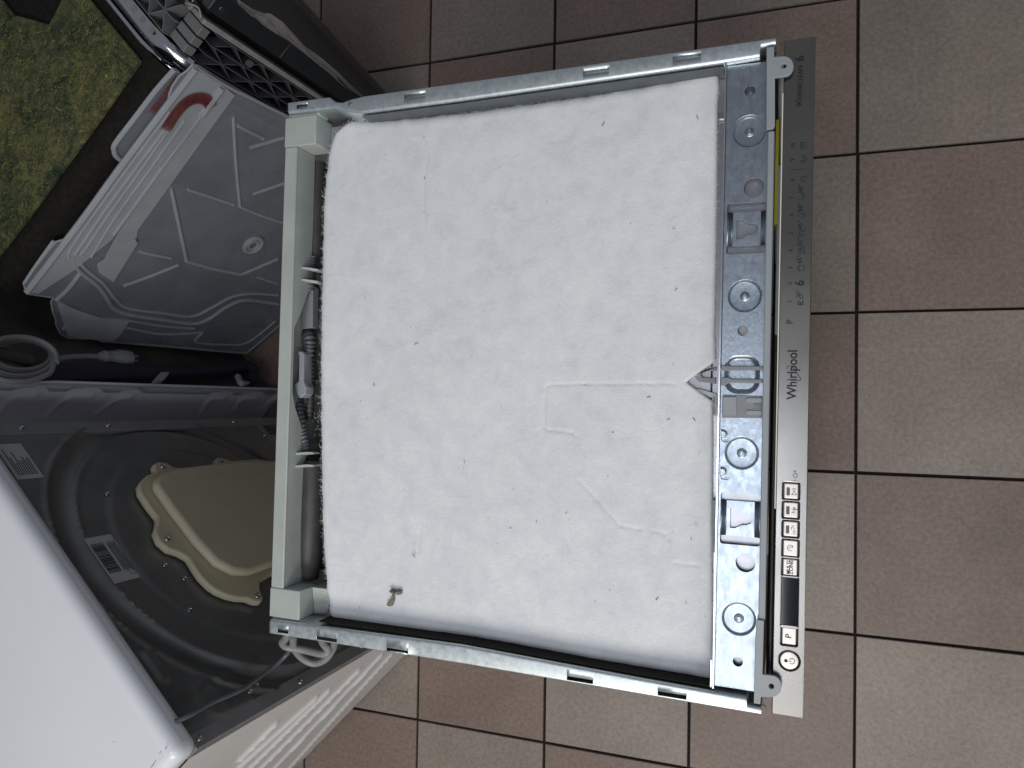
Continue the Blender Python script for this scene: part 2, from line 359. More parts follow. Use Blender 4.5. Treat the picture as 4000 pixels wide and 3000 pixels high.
MB().prism([(-.165, .2748, .8335), (-.05, .2754, .8335), (.215, .2800, .8335), (.215, .2792, .8335), (-.05, .2746, .8335), (-.165, .2740, .8335)], (0, 0, -.05)).build('rail_shade_strip', M['wall_shade'], dw)  # upper rail's inner wall: shade put into the colour of a strip
MB().prism([(-.16, .2792, ZT - .0035), (.20, .2825, ZT - .0035), (.20, .2950, ZT - .0035), (-.16, .2930, ZT - .0035)], (0, 0, -.001)).build('slot_backing', M['rail'], dw)
# dent of the kinked rail and a small rivet
MB().lathe((-.178, .2880, ZT - .0008), [(.0030, 0), (.0026, .0010), (.0012, .0015)], 14).build('rivet', M['screw'], dw, smooth=True)
# --- body
MB().box((-.232, -.268, .06), (.208, .268, .780)).build('tub', M['black'], dw, bevel=.006)
MB().box((-.262, -.292, .02), (.20, .292, .0595)).build('base_tray', M['gap'], dw, bevel=.004)
MB().box((.262, -.297, .09), (.29, .297, .800)).build('door', M['sidewhite'], dw, bevel=.003)
# --- rear crossbar: L-shaped moulding with two end blocks and an arched inner wall
zb = .834; xL = -.2640; xR = (W(1149, 900, zb).x + W(1120, 1875, zb).x) / 2
wall = [(.249, zb), (.249, .799), (.100, .799), (.065, .815), (.045, .828), (-.028, .828), (-.045, .822), (-.065, .810), (-.096, .799), (-.247, .799), (-.247, zb)]
cb = MB(); cb.box((xL, -.247, zb - .003), (xR, .249, zb))
cross = cb.build('rear_crossbar', M['barplastic'], dw, bevel=.0012)
MB().prism([(xR - .0030, y, z - .0005) for y, z in wall], (.0026, 0, 0)).build('inner_wall', M['barplastic'], cross, bevel=.0006)
MB().box((xL - .0005, -.246, .70), (xL + .0025, .248, zb - .0035)).build('back_wall', M['barplastic'], cross)
xe1 = W(1233, 520, zb).x; xe2 = W(1170, 2330, zb).x
MB().prism([(xL - .0012, .2492, zb), (xe1, .2492, zb), (xe1, .2826, zb), (xL - .0012, .2826, zb)], (0, 0, -.034)).build('end_block', M['barplastic'], cross, bevel=.0012)
MB().prism([(xL - .0012, -.2796, zb), (xe2, -.2796, zb), (xe2, -.2472, zb), (xL - .0012, -.2472, zb)], (0, 0, -.034)).build('end_block', M['barplastic'], cross, bevel=.0012)
MB().box((xL + .001, .2828, .812), (xe1 + .001, .2955, .8305)).build('end_tongue', M['barplastic'], cross, bevel=.001)
MB().box((xL + .001, -.2955, .812), (xe2 + .002, -.2798, .8305)).build('end_tongue', M['barplastic'], cross, bevel=.001)
# lower hooked wings of the blocks
MB().box((xe1 + .0004, .2520, .775), (xe1 + .021, .2780, .806)).build('block_wing', M['clip'], cross, bevel=.001)
MB().prism([(xe2 + .0004, -.2475, .812), (xe2 + .020, -.2475, .812), (xe2 + .020, -.2650, .806), (xe2 + .014, -.2790, .800), (xe2 + .0004, -.2790, .806)], (0, 0, -.03)).build('block_wing', M['barplastic'], cross, bevel=.001)
# fins that hold the conduit
for py in (1045, 1092, 1773, 1822):
    q = W(1178 if py < 1400 else 1153, py, .818); e = W(1243 if py < 1400 else 1224, py + 9 if py < 1400 else py - 2, .812)
    MB().prism([(q.x, q.y - .0012, .818), ((q.x*.3 + e.x*.7), e.y - .0016, .816), (e.x, e.y - .0010, .812), (e.x, e.y + .0010, .812), ((q.x*.3 + e.x*.7), e.y + .0016, .816), (q.x, q.y + .0012, .818)], (0, 0, -.012)).build('cable_fin', M['barplastic'], cross, bevel=.0004)
# hooked guide in the arch
gz = .815
P = [W(x, y, gz) for x, y in ((1160, 1372), (1180, 1372), (1188, 1385), (1186, 1492), (1196, 1512), (1192, 1540), (1170, 1556), (1156, 1530), (1150, 1500), (1166, 1490), (1168, 1390))]
MB().prism(P, (0, 0, -.016)).build('cable_guide', M['lug'], cross, bevel=.001)
P = [W(x, y, .80) for x, y in ((1183, 1200), (1212, 1110), (1222, 1120), (1220, 1280), (1180, 1285), (1176, 1240))]
MB().prism(P, (0, 0, -.012)).build('guide_leaf', M['clip'], cross, bevel=.0008)
P = [W(x, y, .79) for x, y in ((1190, 1540), (1215, 1490), (1222, 1540), (1195, 1590), (1180, 1575))]
MB().prism(P, (0, 0, -.012)).build('guide_leaf', M['clip'], cross, bevel=.0008)
# conduits
def conduit(pix, z, r, name='conduit', pitch=.0028, m='conduit'):
    P = smooth_path([W(x, y, zz) for (x, y), zz in zip(pix, z)], 40)
    out = [P[0]]; acc = 0
    for a, b in zip(P, P[1:]):
        acc += (b - a).length
        if acc > pitch / 4: out.append(b); acc = 0
    return MB().tube(out, r, 10, rf=lambda i: r*(1.14 if i % 4 < 2 else .78)).build(name, M[m], dw, smooth=True, angle=80)
conduit([(1222, 1005), (1213, 1060), (1210, 1120), (1204, 1200)], [.797, .80, .80, .79], .0052)
conduit([(1180, 1300), (1208, 1318), (1208, 1370), (1196, 1420), (1198, 1470), (1212, 1520)], [.775, .797, .800, .798, .790, .775], .0066, pitch=.0034)
conduit([(1166, 1545), (1168, 1610), (1183, 1690), (1192, 1740), (1193, 1768)], [.79, .800, .803, .803, .798], .0058, pitch=.0034)
conduit([(1219, 1300), (1217, 1400), (1216, 1480), (1212, 1560), (1207, 1640)], [.792, .795, .796, .795, .785], .0042, name='twisted_wire', pitch=.004, m='rubber')
MB().tube(smooth_path([W(1222, 1800, .790), W(1216, 2000, .792), (W(1208, 2150, .790)), W(1200, 2252, .786)], 6), .0135, 14).build('drain_hose', M['rubber'], dw, smooth=True)
MB().tube(smooth_path([W(1240, 640, .786), W(1236, 800, .788), W(1232, 1000, .786), W(1236, 1100, .78)], 6), .0115, 14).build('drain_hose', M['rubber'], dw, smooth=True)
for k in range(24):
    p = W(random.uniform(1222, 1246), random.uniform(1380, 1720), .7812); a = random.uniform(0, 3.14); l = random.uniform(.0012, .005)
    if k == 0: crumbs = MB()
    crumbs.bar(p, p + V((math.cos(a)*l, math.sin(a)*l, 0)), .0008, (0, 0, .0006))
crumbs.build('dust_crumbs', M['white_in'], dw, kind='stuff')

# --- front channel: lip, plate with openings and pressed dishes, keyhole brackets
zc = .8300
xl = .2180; xc1 = W(2976, 1700, .836).x
MB().box((xl - .0012, -.2832, .790), (xl, .2812, ZT)).build('front_lip', M['lip'], dw)
for y in (-.2795, ): MB().box((xl - .0036, y - .003, .80), (xl - .0013, y + .022, ZT + .0006)).build('lip_fold', M['lip'], dw, bevel=.0006)
def wz(x, y): p = W(x, y, zc); return (p.x, p.y)
dish = [wz(2927, 512), wz(2909, 1156), wz(2897, 1770), wz(2886, 2418)]
holes = [circle(c, .0150, 36) for c in dish]
holes += [circle(wz(2929.5, 356), .0047), circle(wz(2945, 733), .0088), circle(wz(2902, 1292), .0046), circle(wz(2912, 2198), .0086), circle(wz(2882, 2585), .0044)]
ovc = wz(2898, 1463); OW, OH = .0155, .0175
holes.append(rrect(ovc[0]-OW, ovc[0]+OW, ovc[1]-OH, ovc[1]+OH, .0115, 8))
brk = [(wz(2916, 891)), (wz(2891, 2028))]; BW, BH = .0172, .0232
for c in brk: holes.append(rrect(c[0]-BW, c[0]+BW, c[1]-BH, c[1]+BH, .0022, 3))
scr = [wz(2822, 1697), wz(2820, 1844)]
for c in scr: holes.append(rrect(xl + .0014, c[0] + .0066, c[1] - .0068, c[1] + .0068, .0025, 4))
fp = plate('front_channel', [(xl + .0003, -.2830), (xc1 + .004, -.2830), (xc1 + .004, .2810), (xl + .0003, .2810)], holes, zc - .0012, zc, M['galv'], dw)
for c in dish:
    MB().lathe((c[0], c[1], zc), [(.0152, -.0002), (.0147, -.0004), (.0141, -.0011), (.0134, -.0021), (.0128, -.0026), (.0120, -.0027), (.0044, -.0027), (.0038, -.0024), (.0032, -.0016), (.0028, -.0014)], 40).build('pressed_dish', M['galv'], fp, smooth=True, angle=24)
    ax, ay = c[0], c[1]
    MB().lathe((ax, ay, zc - .0018), [(.0026, 0), (.0026, .0010), (.0019, .0019), (.0011, .0020), (.0009, .0012)], 14).build('screw', M['screw'], fp, smooth=True)
def rr_loop(w, h, r, z): return [(ovc[0] + x, ovc[1] + y, z) for x, y in rrect(-w, w, -h, h, r, 8)]
ob = MB(); LL = [rr_loop(OW + .0001, OH + .0001, .0116, zc - .0002), rr_loop(OW - .0012, OH - .0012, .0105, zc - .0010), rr_loop(OW - .0030, OH - .0030, .009, zc - .0030), rr_loop(OW - .0044, OH - .0044, .008, zc - .0036)]
n = len(LL[0])
for a, b_ in zip(LL, LL[1:]): ob.add(a + b_, [(i, (i+1) % n, n + (i+1) % n, n + i) for i in range(n)])
ob.add(LL[-1], [tuple(range(n))]); ob.build('oval_dish', M['galv'], fp, smooth=True, angle=70)
for k, c in enumerate(brk):          # raised bridge with a keyhole between two open ends
    cx, cy = c; bw = BW - .0006; bh = BH - .0075
    key = [(-.0088, .0085), (-.0038, .0085), (.0012, .0048), (.0062, .0044), (.0094, .0024), (.0102, -.0005), (.0090, -.0038), (.0050, -.0054), (.0012, -.0058), (-.0042, -.0090), (-.0088, -.0090)]
    plate('keyhole_bridge', [(cx - bw + .0045, cy - bh), (cx + bw - .0045, cy - bh), (cx + bw - .0045, cy + bh), (cx - bw + .0045, cy + bh)], [[(cx + x, cy + y) for x, y in key][::-1]], zc - .0046, zc - .0034, M['galv'], fp)
    for s in (-1, 1):
        x0, x1 = (cx + s*(bw + .0006)), (cx + s*(bw - .0045))
        MB().grid(lambda u, v: (x0 + (x1 - x0)*u, cy - bh + 2*bh*v, zc - .0004 - .0034*(3*u*u - 2*u**3)), 8, 1).build('bridge_bend', M['galv'], fp, smooth=True, solid=.001)
for c in scr:
    MB().box((xl + .0003, c[1] - .0070, zc - .0048), (c[0] + .0068, c[1] + .0070, zc - .0035)).build('screw_pocket', M['galv'], fp)
    MB().lathe((c[0], c[1], zc - .0035), [(.0046, 0), (.0046, .0006), (.0036, .0008), (.0034, .0020), (.0027, .0025), (.0016, .0025), (.0013, .0016)], 20).build('torx_screw', M['screw'], fp, smooth=True, angle=30)
MB().box((xl + .0002, -.2832, .8205), (xc1 + .004, .2812, .8220)).build('under_plate', M['steelgrey'], dw)
MB().box((.2082, -.2790, .790), (xl - .0014, .2795, .8085)).build('tub_flange', M['steelgrey'], dw, bevel=.001)
q0 = W(2784, 1952, .822); q1 = W(2790, 2128, .822)
MB().prism([(q0.x - .001, q0.y, .822), (xl - .0014, q0.y, .826), (xl - .0014, q1.y - .004, .826), (q0.x + .001, q1.y - .009, .822)], (0, 0, -.006)).build('flange_cover', M['lug'], dw, bevel=.0008)
# rod tip and slip between fleece and lip
MB().box((.165, -.042, .795), (.2078, .030, .8060)).build('tub_flange', M['steelgrey'], dw, bevel=.001)
MB().box((.2088, .2385, .8095), (xl - .0015, .2425, .8125)).build('hinge_pin', M['screw'], dw, bevel=.0008)
# grey clip pad and forked clip
def zz(pts, z): return [W(x, y, z) for x, y in pts]
pad = MB().prism(zz([(2822, 1542), (2978, 1547), (2976, 1634), (2820, 1632)], zc + .0022), (0, 0, -.0024)).build('clip_pad', M['clip'], dw, bevel=.0004)
MB().prism(zz([(2824, 1550), (2876, 1551), (2876, 1623), (2824, 1622)], zc + .0034), (0, 0, -.0011)).build('pad_window', M['lug'], pad, bevel=.0003)
for yy in (1563, 1612):
    MB().prism(zz([(2920, yy - 9), (2977, yy - 8), (2977, yy + 9), (2920, yy + 9), (2914, yy + 5), (2914, yy - 5)], zc + .0033), (0, 0, -.0010)).build('pad_tongue', M['lug'], pad, bevel=.0003)
for yy in (1582, 1590, 1598):
    MB().prism(zz([(2946, yy - 2), (2977, yy - 2), (2977, yy + 2), (2946, yy + 2)], zc + .0032), (0, 0, -.0009)).build('pad_ridge', M['lug'], pad)
for L in ([(2818, 1426), (2850, 1430), (2978, 1430), (2978, 1446), (2860, 1447), (2842, 1449), (2818, 1448)],
          [(2818, 1475), (2842, 1474), (2860, 1480), (2978, 1481), (2978, 1497), (2850, 1495), (2826, 1508), (2818, 1505)]):
    MB().prism(zz(L, zc + .0040), (0, 0, -.0034)).build('fork_clip', M['clip'], dw, bevel=.0006)
MB().prism(zz([(2708, 1466), (2741, 1446), (2800, 1432), (2797, 1448), (2744, 1450), (2738, 1462), (2744, 1474), (2778, 1476), (2797, 1474), (2797, 1500), (2728, 1490)], .8115), (0, 0, -.0035)).build('fork_tip', M['clip'], dw, bevel=.0006)
MB().prism(zz([(2722, 1516), (2800, 1538), (2802, 1624), (2786, 1624), (2784, 1556), (2726, 1530)], .8125), (0, 0, -.0025)).build('cable_carrier', M['white_in'], dw, bevel=.0005)
for yy in (1555, 1592): MB().prism(zz([(2785, yy), (2792, yy), (2792, yy + 26), (2785, yy + 26)], .8145), (0, 0, -.0025)).build('carrier_window', M['clip'], dw)
# --- trim strip, gap furniture, lugs
xt0, xt1 = xc1, W(3003, 1700, .838).x
MB().box((xt0, W(2965, 2420, .838).y, .815), (xt1, W(3000, 512, .838).y, .8378)).build('trim_strip', M['lug'], dw, bevel=.0010)
MB().box((xt1 + .0002, -.290, .74), (.2668, .290, .775)).build('gap_floor', M['gap'], dw)
MB().tube([(xt1 + .0045, -.285, .812), (xt1 + .0045, .0, .812), (xt1 + .0045, .100, .812)], .0036, 10).build('gap_seal', M['gap'], dw, smooth=True)
MB().box((xt1 + .0030, -.245, .80), (xt1 + .0058, .02, .8185)).build('gap_bead', M['rubber'], dw, bevel=.0012)
MB().box((xt1 + .0030, .035, .80), (xt1 + .0062, .19, .8185)).build('gap_bead', M['clip'], dw, bevel=.0012)
MB().box((xt1 + .0072, .045, .80), (xt1 + .0086, .075, .8285)).build('gap_tab', M['clip'], dw, bevel=.0005)
y0, y1 = W(3024, 876, .818).y, W(3040, 466, .818).y
MB().box((W(3026, 700, .818).x, y0, .79), (W(3040, 700, .818).x, y1, .8180)).build('yellow_label_strip', M['yellow'], dw, bevel=.0004)
def lug(pix, hole, hr, z):
    L = [W(x, y, z) for x, y in pix]; h = W(*hole, z)
    return plate('mounting_lug', [(p.x, p.y) for p in L], [circle((h.x, h.y), hr, 18)], z - .0035, z, M['lug'], dw, bev=.0007, smooth=True)
a = [(3062 + 38.5*math.cos(R(t)), 258 - 40*math.sin(R(t))) for t in range(-85, 91, 12)]
lug([(2994, 185), (3024, 181), (3025, 221)] + a[::-1] + [(3027, 303), (3027, 490), (3022, 501), (2994, 506)], (3062, 257), .0021, .8402)
a = [(3013 + 40*math.cos(R(t)), 2681 - 43*math.sin(R(t))) for t in range(-85, 91, 12)]
lug([(2956, 2420), (2985, 2425), (2979, 2634)] + a[::-1] + [(2973, 2724), (2970, 2752), (2944, 2748), (2950, 2500)], (3013, 2681), .0021, .8402)
for p, q in (((3026, 205), (3030, 212)), ((2978, 2726), (2976, 2742))):
    c = W(*p, .832); MB().tube(smooth_path([c + V((0, .002, 0)), c + V((.0026, 0, .001)), c + V((.0008, -.005, 0)), c + V((.003, -.008, -.002))], 5), .0007, 6).build('spring_clip', M['screw'], dw, smooth=True)
# --- control strip
zp = .832; px0, px1, py0, py1 = .2672, .2932, -.2995, .2972
def pw(x, y): p = W(x, y, zp); return (p.x, p.y)
def pbox(x0, x1, y0, y1, r): a = pw(x0, y1); b = pw(x1, y0); return (a[0], b[0], a[1], b[1], r)
btn = [(3056.5, 3124, 1886, 1951), (3055, 3123, 1960, 2025), (3054, 3122, 2035, 2098), (3053.5, 3121.5, 2109, 2174), (3052.5, 3120, 2183, 2249), (3048.5, 3116, 2452, 2519)]
dsp = (3049, 3119.5, 2258, 2446)
bh = [pbox(*b, .0016) for b in btn]; dh = pbox(*dsp, .0012); pc = pw(3083, 2581); PR = .0088
cp = plate('control_panel', [(px0, py0), (px1, py0), (px1, py1), (px0, py1)], [rrect(*h)[::-1] for h in bh] + [rrect(*dh)[::-1], circle(pc, PR, 32)[::-1]], zp - .0035, zp, M['panel'], dw, bev=.0008, smooth=True, angle=30)
MB().box((px0 + .0006, py0 + .0005, .806), (px0 + .0020, py1 - .0005, zp - .0036)).build('panel_flank', M['panel'], cp)
MB().box((px0 - .0009, -.12, .815), (px0 + .0003, .25, zp - .0008)).build('edge_highlight', M['pale'], cp)  # highlight along the panel's left edge, made as a cream strip
MB().box((px1 - .0020, py0 + .0005, .806), (px1 - .0006, py1 - .0005, zp - .0036)).build('panel_flank', M['panel'], cp)
MB().box((px0 + .0021, py0 + .002, .806), (px1 - .0021, py1 - .002, .8235)).build('button_bed', M['gap'], cp)
MB().prism([(*p, zp - .0012) for p in rrect(dh[0] + .0003, dh[1] - .0003, dh[2] + .0003, dh[3] - .0003, .001)], (0, 0, -.004)).build('display_window', M['display'], cp)
for h in bh:
    g = .0010; MB().prism([(*p, zp - .0006) for p in rrect(h[0] + g, h[1] - g, h[2] + g, h[3] - g, .0011)], (0, 0, -.007)).build('button', M['button'], cp, bevel=.0009, seg=3)
MB().lathe((*pc, zp - .006), [(PR - .0010, 0), (PR - .0010, .0050), (PR - .0016, .0058), (PR - .0030, .0060)], 36).build('power_button', M['button'], cp, smooth=True)
for (x0, x1, y0, y1), dy in zip(btn[:3], (0, 0, 0)):
    MB().prism([(*p, zp - .0005) for p in rrect(*pbox(x0 + 15.5, x0 + 29.5, y0 + 18, y0 + 49, .0007))], (0, 0, -.0008)).build('button_light', M['led'], cp)
EX, EY = V((0, 1, 0)), V((-1, 0, 0))          # writing runs up the strip
def pt(x, y, up=.00015): p = W(x, y, zp); p.z = zp + up; return p
def ptxt(s, x, y, size, name, bold=0, up=.00015, sx=1): text(s, size, pt(x, y, up), EX, EY, name, M['print'], cp, bold, sx=sx)
ptxt('Whirlpool', 3096.0, 1463, .0112, 'brand_lettering', .00022, sx=.93)
sw = [(3096 + 27*math.cos(R(t)) + 9*math.sin(R(t)), 1455 - 34*math.sin(R(t))) for t in range(-118, 150, 9)]
sw = [(3074, 1441), (3077, 1432), (3086, 1429), (3096, 1434), (3106, 1448), (3118, 1466), (3127, 1478), (3128, 1484), (3120, 1486), (3110, 1482)]
def stroke(name, lines, w=.00045, up=.00015, close=False): return MB().strokes([[pt(x, y, up) for x, y in L] for L in lines], w).build(name, M['print'], cp, recalc=False)
stroke('brand_swoosh', [[tuple((p.x, p.y)) for p in smooth_path([(x, y, 0) for x, y in sw], 4)]], .0006)
for s, x, y in (('1', 3085, 1177), ('2', 3086, 1107), ('3', 3088, 1047), ('4', 3089, 979), ('5', 3090.5, 909), ('6', 3092, 840), ('7', 3094, 772), ('8', 3096, 704), ('9', 3097, 624), ('10', 3098, 569)):
    ptxt(s, x, y, .0052, 'program_number')
ptxt('P', 3086, 1257, .0078, 'program_letter')
ptxt('E', 3128, 1186, .0072, 'program_word'); ptxt('CO', 3129, 1167, .0058, 'program_word'); ptxt('50°', 3118.5, 1145, .0052, 'temperature')
for s, x, y in (('65°', 3124, 1013), ('50°', 3125, 946), ('45°', 3126, 877), ('50°', 3127, 810), ('50°', 3128.5, 737)): ptxt(s, x, y, .0053, 'temperature', .00006)
ptxt('6', 3124, 1106, .0098, 'sense_symbol', .00018); stroke('sense_symbol', [[(3139, 1096), (3139, 1115)], [(3137, 1090), (3132, 1097)]], .0005)
ptxt('6', 3124, 230, .0098, 'sense_symbol', .00018); stroke('sense_symbol', [[(3138, 218), (3138, 240)], [(3135, 214), (3130, 221)]], .0005)
ptxt('POWERCLEAN', 3126, 335, .0058, 'feature_lettering', .00002, sx=.95)
stroke('feature_spark', [[(3116, 402), (3107, 412)], [(3112, 398), (3104, 398)], [(3120, 406), (3120, 414)], [(3124, 402), (3128, 410)], [(3115, 394), (3108, 388)]], .0004)
stroke('divider_line', [[(3088, 664), (3149, 660)]], .0004)
def arc(cx, cy, rx, ry, a0, a1, n=14): return [(cx + rx*math.cos(R(a0 + (a1 - a0)*k/n)), cy + ry*math.sin(R(a0 + (a1 - a0)*k/n))) for k in range(n+1)]
sym = [
 [[(3122, 1037), (3141, 1037), (3141, 1058), (3122, 1058), (3122, 1037)], [(3122, 1035), (3122, 1060)], [(3122, 1040), (3116, 1043), (3114, 1048), (3116, 1053), (3122, 1056)]],                       # pot
 [[(3139, 990), (3139, 968)], [(3143, 990), (3143, 968)], [(3135, 990), (3135, 976)], arc(3136, 984, 18, 16, 120, 250), arc(3136, 984, 11, 10, 120, 250), [(3140, 962), (3120, 970)], [(3143, 964), (3124, 974)]],  # plates
 [arc(3124, 918, 7, 6, 0, 360), [(3131, 918), (3142, 918)], [(3142, 913), (3142, 923)], arc(3124, 901, 7, 6, 0, 360), [(3131, 901), (3142, 901)], [(3142, 896), (3142, 906)]],                         # glasses
 [arc(3132, 836, 14, 13, 90, 320), [(3140, 850), (3140, 830)], [(3144, 850), (3144, 830)], [(3136, 850), (3136, 832)], [(3132, 842), (3132, 832), (3126, 832)]],
 [arc(3132, 765, 12, 13, -110, 110), arc(3126, 765, 10, 10, -75, 75), [(3121, 781), (3125, 781)], [(3123, 779), (3123, 783)], [(3119, 774), (3122, 774)]],
 [arc(3137, 700, 11, 11, 0, 330), [(3132, 700), (3142, 700)], [(3137, 695), (3137, 705)], [(3145, 692), (3150, 686)]],
 [arc(3136, 621, 13, 13, -110, 150), arc(3134, 621, 8, 8, -100, 120)],
 [[(3125, 579), (3148, 579), (3150, 557), (3127, 557), (3125, 579)], [(3130, 579), (3131, 557)], [(3138, 572), (3142, 568), (3138, 564), (3134, 568), (3138, 572)], [(3140, 560), (3136, 552)]]]
for L in sym: stroke('program_symbol', L, .00038)
k = 1/4.1475
def hs(L): return [[(2900 + x*k, 1700 + y*k) for x, y in l] for l in L]
stroke('hand_drawn_mark', hs([[(795, 742), (910, 745)], [(853, 740), (853, 705)], [(822, 640), (842, 618), (878, 622), (890, 662), (870, 686), (835, 680), (822, 640)], [(838, 595), (872, 593)], [(855, 593), (857, 575)], [(840, 565), (840, 590)]]), .00045)
ub = -.00045
stroke('button_symbol', hs([[(810, 868), (864, 868)], [(810, 890), (864, 890)], [(797, 965), (838, 908), (878, 967), (797, 965)]]), .00042, ub)
ptxt('P', 2900 + 860*k, 1700 + 1195*k, .0052, 'button_symbol', 0, ub)
stroke('button_symbol', hs([[(800 + 26*i % 60, 1195 + 21*((i*7) % 4)), (806 + 26*i % 60, 1197 + 21*((i*7) % 4))] for i in range(12)] + [[(830, 1225), (832, 1275)], [(795, 1250), (870, 1262)]]), .00028, ub)
stroke('button_symbol', hs([arc(835, 1510, 40, 42, 150, 270), [(820, 1495), (845, 1518)], [(822, 1570), (840, 1545), (858, 1565)], [(822, 1605), (840, 1580), (858, 1602)]]), .00042, ub)
c4 = (3086.5, 2141); stroke('button_symbol', [arc(*c4, 11, 11, 60, 350), [(3086, 2134), (3086, 2142), (3080, 2142)], [(3090, 2138), (3096, 2138), (3098, 2133)]], .00042, ub)
ptxt('MULTI', 3080, 2217, .0042, 'button_lettering', .00005, ub); ptxt('ZONE', 3091, 2217, .0046, 'button_lettering', .00005, ub)
ptxt('P', 3081, 2486, .0072, 'button_lettering', .00005, ub)
up_ = .0002; MB().lathe(pt(3070, 2581, .0001), [(.0015, .0001)], 16).build('power_dot', M['print'], cp)
stroke('power_symbol', [arc(3093, 2583, 11, 11, 215, 505), [(3080, 2582.5), (3092, 2583)]], .00045, .0002)

# ------------------------------------------------------------------ white fleece on the tub
zf = .8155
def fz(L): return sorted([(p.x, p.y) for p in (W(x, y, zf) for x, y in L)])
topT = fz([(1285, 500), (1361, 469), (1497, 465), (1678, 449), (1850, 430), (2000, 408), (2250, 372), (2500, 332), (2700, 293), (2789, 272), (2812, 272)])
botT = fz([(1250, 2452), (1288, 2455), (1500, 2462), (1600, 2469), (1803, 2488), (2047, 2530), (2278, 2578), (2515, 2619), (2685, 2653), (2780, 2689)])
lefT = sorted([(p.y, p.x) for p in (W(x, y, zf) for x, y in [(1345, 472), (1300, 520), (1283, 570), (1271, 640), (1256, 800), (1252, 1000), (1248, 1200), (1245, 1400), (1243, 1600), (1246, 1800), (1252, 2000), (1262, 2200), (1272, 2330), (1288, 2455)])])
rigT = sorted([(p.y, p.x) for p in (W(x, y, zf) for x, y in [(2790, 268), (2806, 290), (2808, 340), (2802, 407), (2800, 700), (2792, 1242), (2790, 1300), (2796, 1408), (2688, 1485), (2683, 1493), (2783, 1565), (2784, 1700), (2783, 2144), (2783, 2400), (2781, 2600), (2779, 2690)])])
crease = [[(2639, 1498), (2494, 1498), (2283, 1498), (2139, 1504)], [(2130, 1508), (2124, 1600), (2124, 1668), (2145, 1681), (2235, 1689), (2253, 1704), (2256, 1734)],
          [(2259, 1873), (2337, 1957), (2422, 2053), (2500, 2070)], [(2542, 2075), (2597, 2084), (2612, 2108), (2612, 2144)], [(2633, 2198), (2732, 2210)], [(1660, 640), (1655, 820), (1660, 900)], [(1640, 2060), (1632, 2160)]]
crease = [[(W(x, y, zf).x, W(x, y, zf).y) for x, y in L] for L in crease]
segs = [(a, b) for L in crease for a, b in zip(L, L[1:])]
rr = random.Random(3); waves = [(rr.uniform(12, 40), rr.uniform(0, 6.28), rr.uniform(0, 6.28), rr.uniform(.0002, .0005)) for _ in range(8)]
edge_n = [(rr.uniform(60, 330), rr.uniform(0, 6.28)) for _ in range(6)]
def wob(t): return sum(math.sin(f*t + p) for f, p in edge_n) * .00016
xa, xb, ya, yb = -.225, .212, -.292, .288
NU, NV = 260, 340
def fl_pt(u, v):
    x = xa + (xb - xa)*u
    for _ in range(6):
        y0, y1 = interp(botT, x) + wob(x), interp(topT, x) + wob(x + 3); y = y0 + (y1 - y0)*v
        x0, x1 = interp(lefT, y) + wob(y + 1), interp(rigT, y); x = x0 + (x1 - x0)*u
    dx0, dx1, dy0, dy1 = x - x0, x1 - x, y - y0, y1 - y
    def rnd(d, r, h): return 0 if d > r else h*(1 - math.sqrt(max(0, 1 - ((r - d)/r)**2)))
    z = zf - rnd(dx0, .010, .007) - rnd(dy1, .010, .007) - rnd(dy0, .010, .005) - rnd(dx1, .0045, .004)
    z += sum(a*math.sin(f*x + p)*math.sin(f*.9*y + q) for f, p, q, a in waves)
    for a, b in segs:
        d = segdist(x, y, a, b)
        if d < .008: z -= .0013*math.exp(-(d/.0009)**2)
    return (x, y, z)
import numpy as np
def remap(t): return .5 - .5*math.cos(math.pi*t) if False else t
fb = MB()
us = sorted(set([round(k/NU, 5) for k in range(NU + 1)] + [.002, .006, .012, .018, .994, .998])); vs_ = sorted(set([round(k/NV, 5) for k in range(NV + 1)] + [.001, .005, .010, .990, .995, .999]))
G = [[fl_pt(u, v) for u in us] for v in vs_]
nu, nv = len(us), len(vs_)
fb.add([p for row in G for p in row], [(j*nu + i, j*nu + i + 1, (j+1)*nu + i + 1, (j+1)*nu + i) for j in range(nv - 1) for i in range(nu - 1)])
rim = [G[0][i] for i in range(nu)] + [G[j][-1] for j in range(1, nv)] + [G[-1][i] for i in range(nu - 2, -1, -1)] + [G[j][0] for j in range(nv - 2, 0, -1)]
nr = len(rim); fb.add(rim + [(x, y, .785) for x, y, z in rim], [(i, (i+1) % nr, nr + (i+1) % nr, nr + i) for i in range(nr)])
fleece = fb.build('fleece_mat', M['fleece'], None, smooth=True, angle=75, label='white fluffy insulation fleece lying on the open top of the dishwasher, with a V-shaped notch', cat='insulation mat')
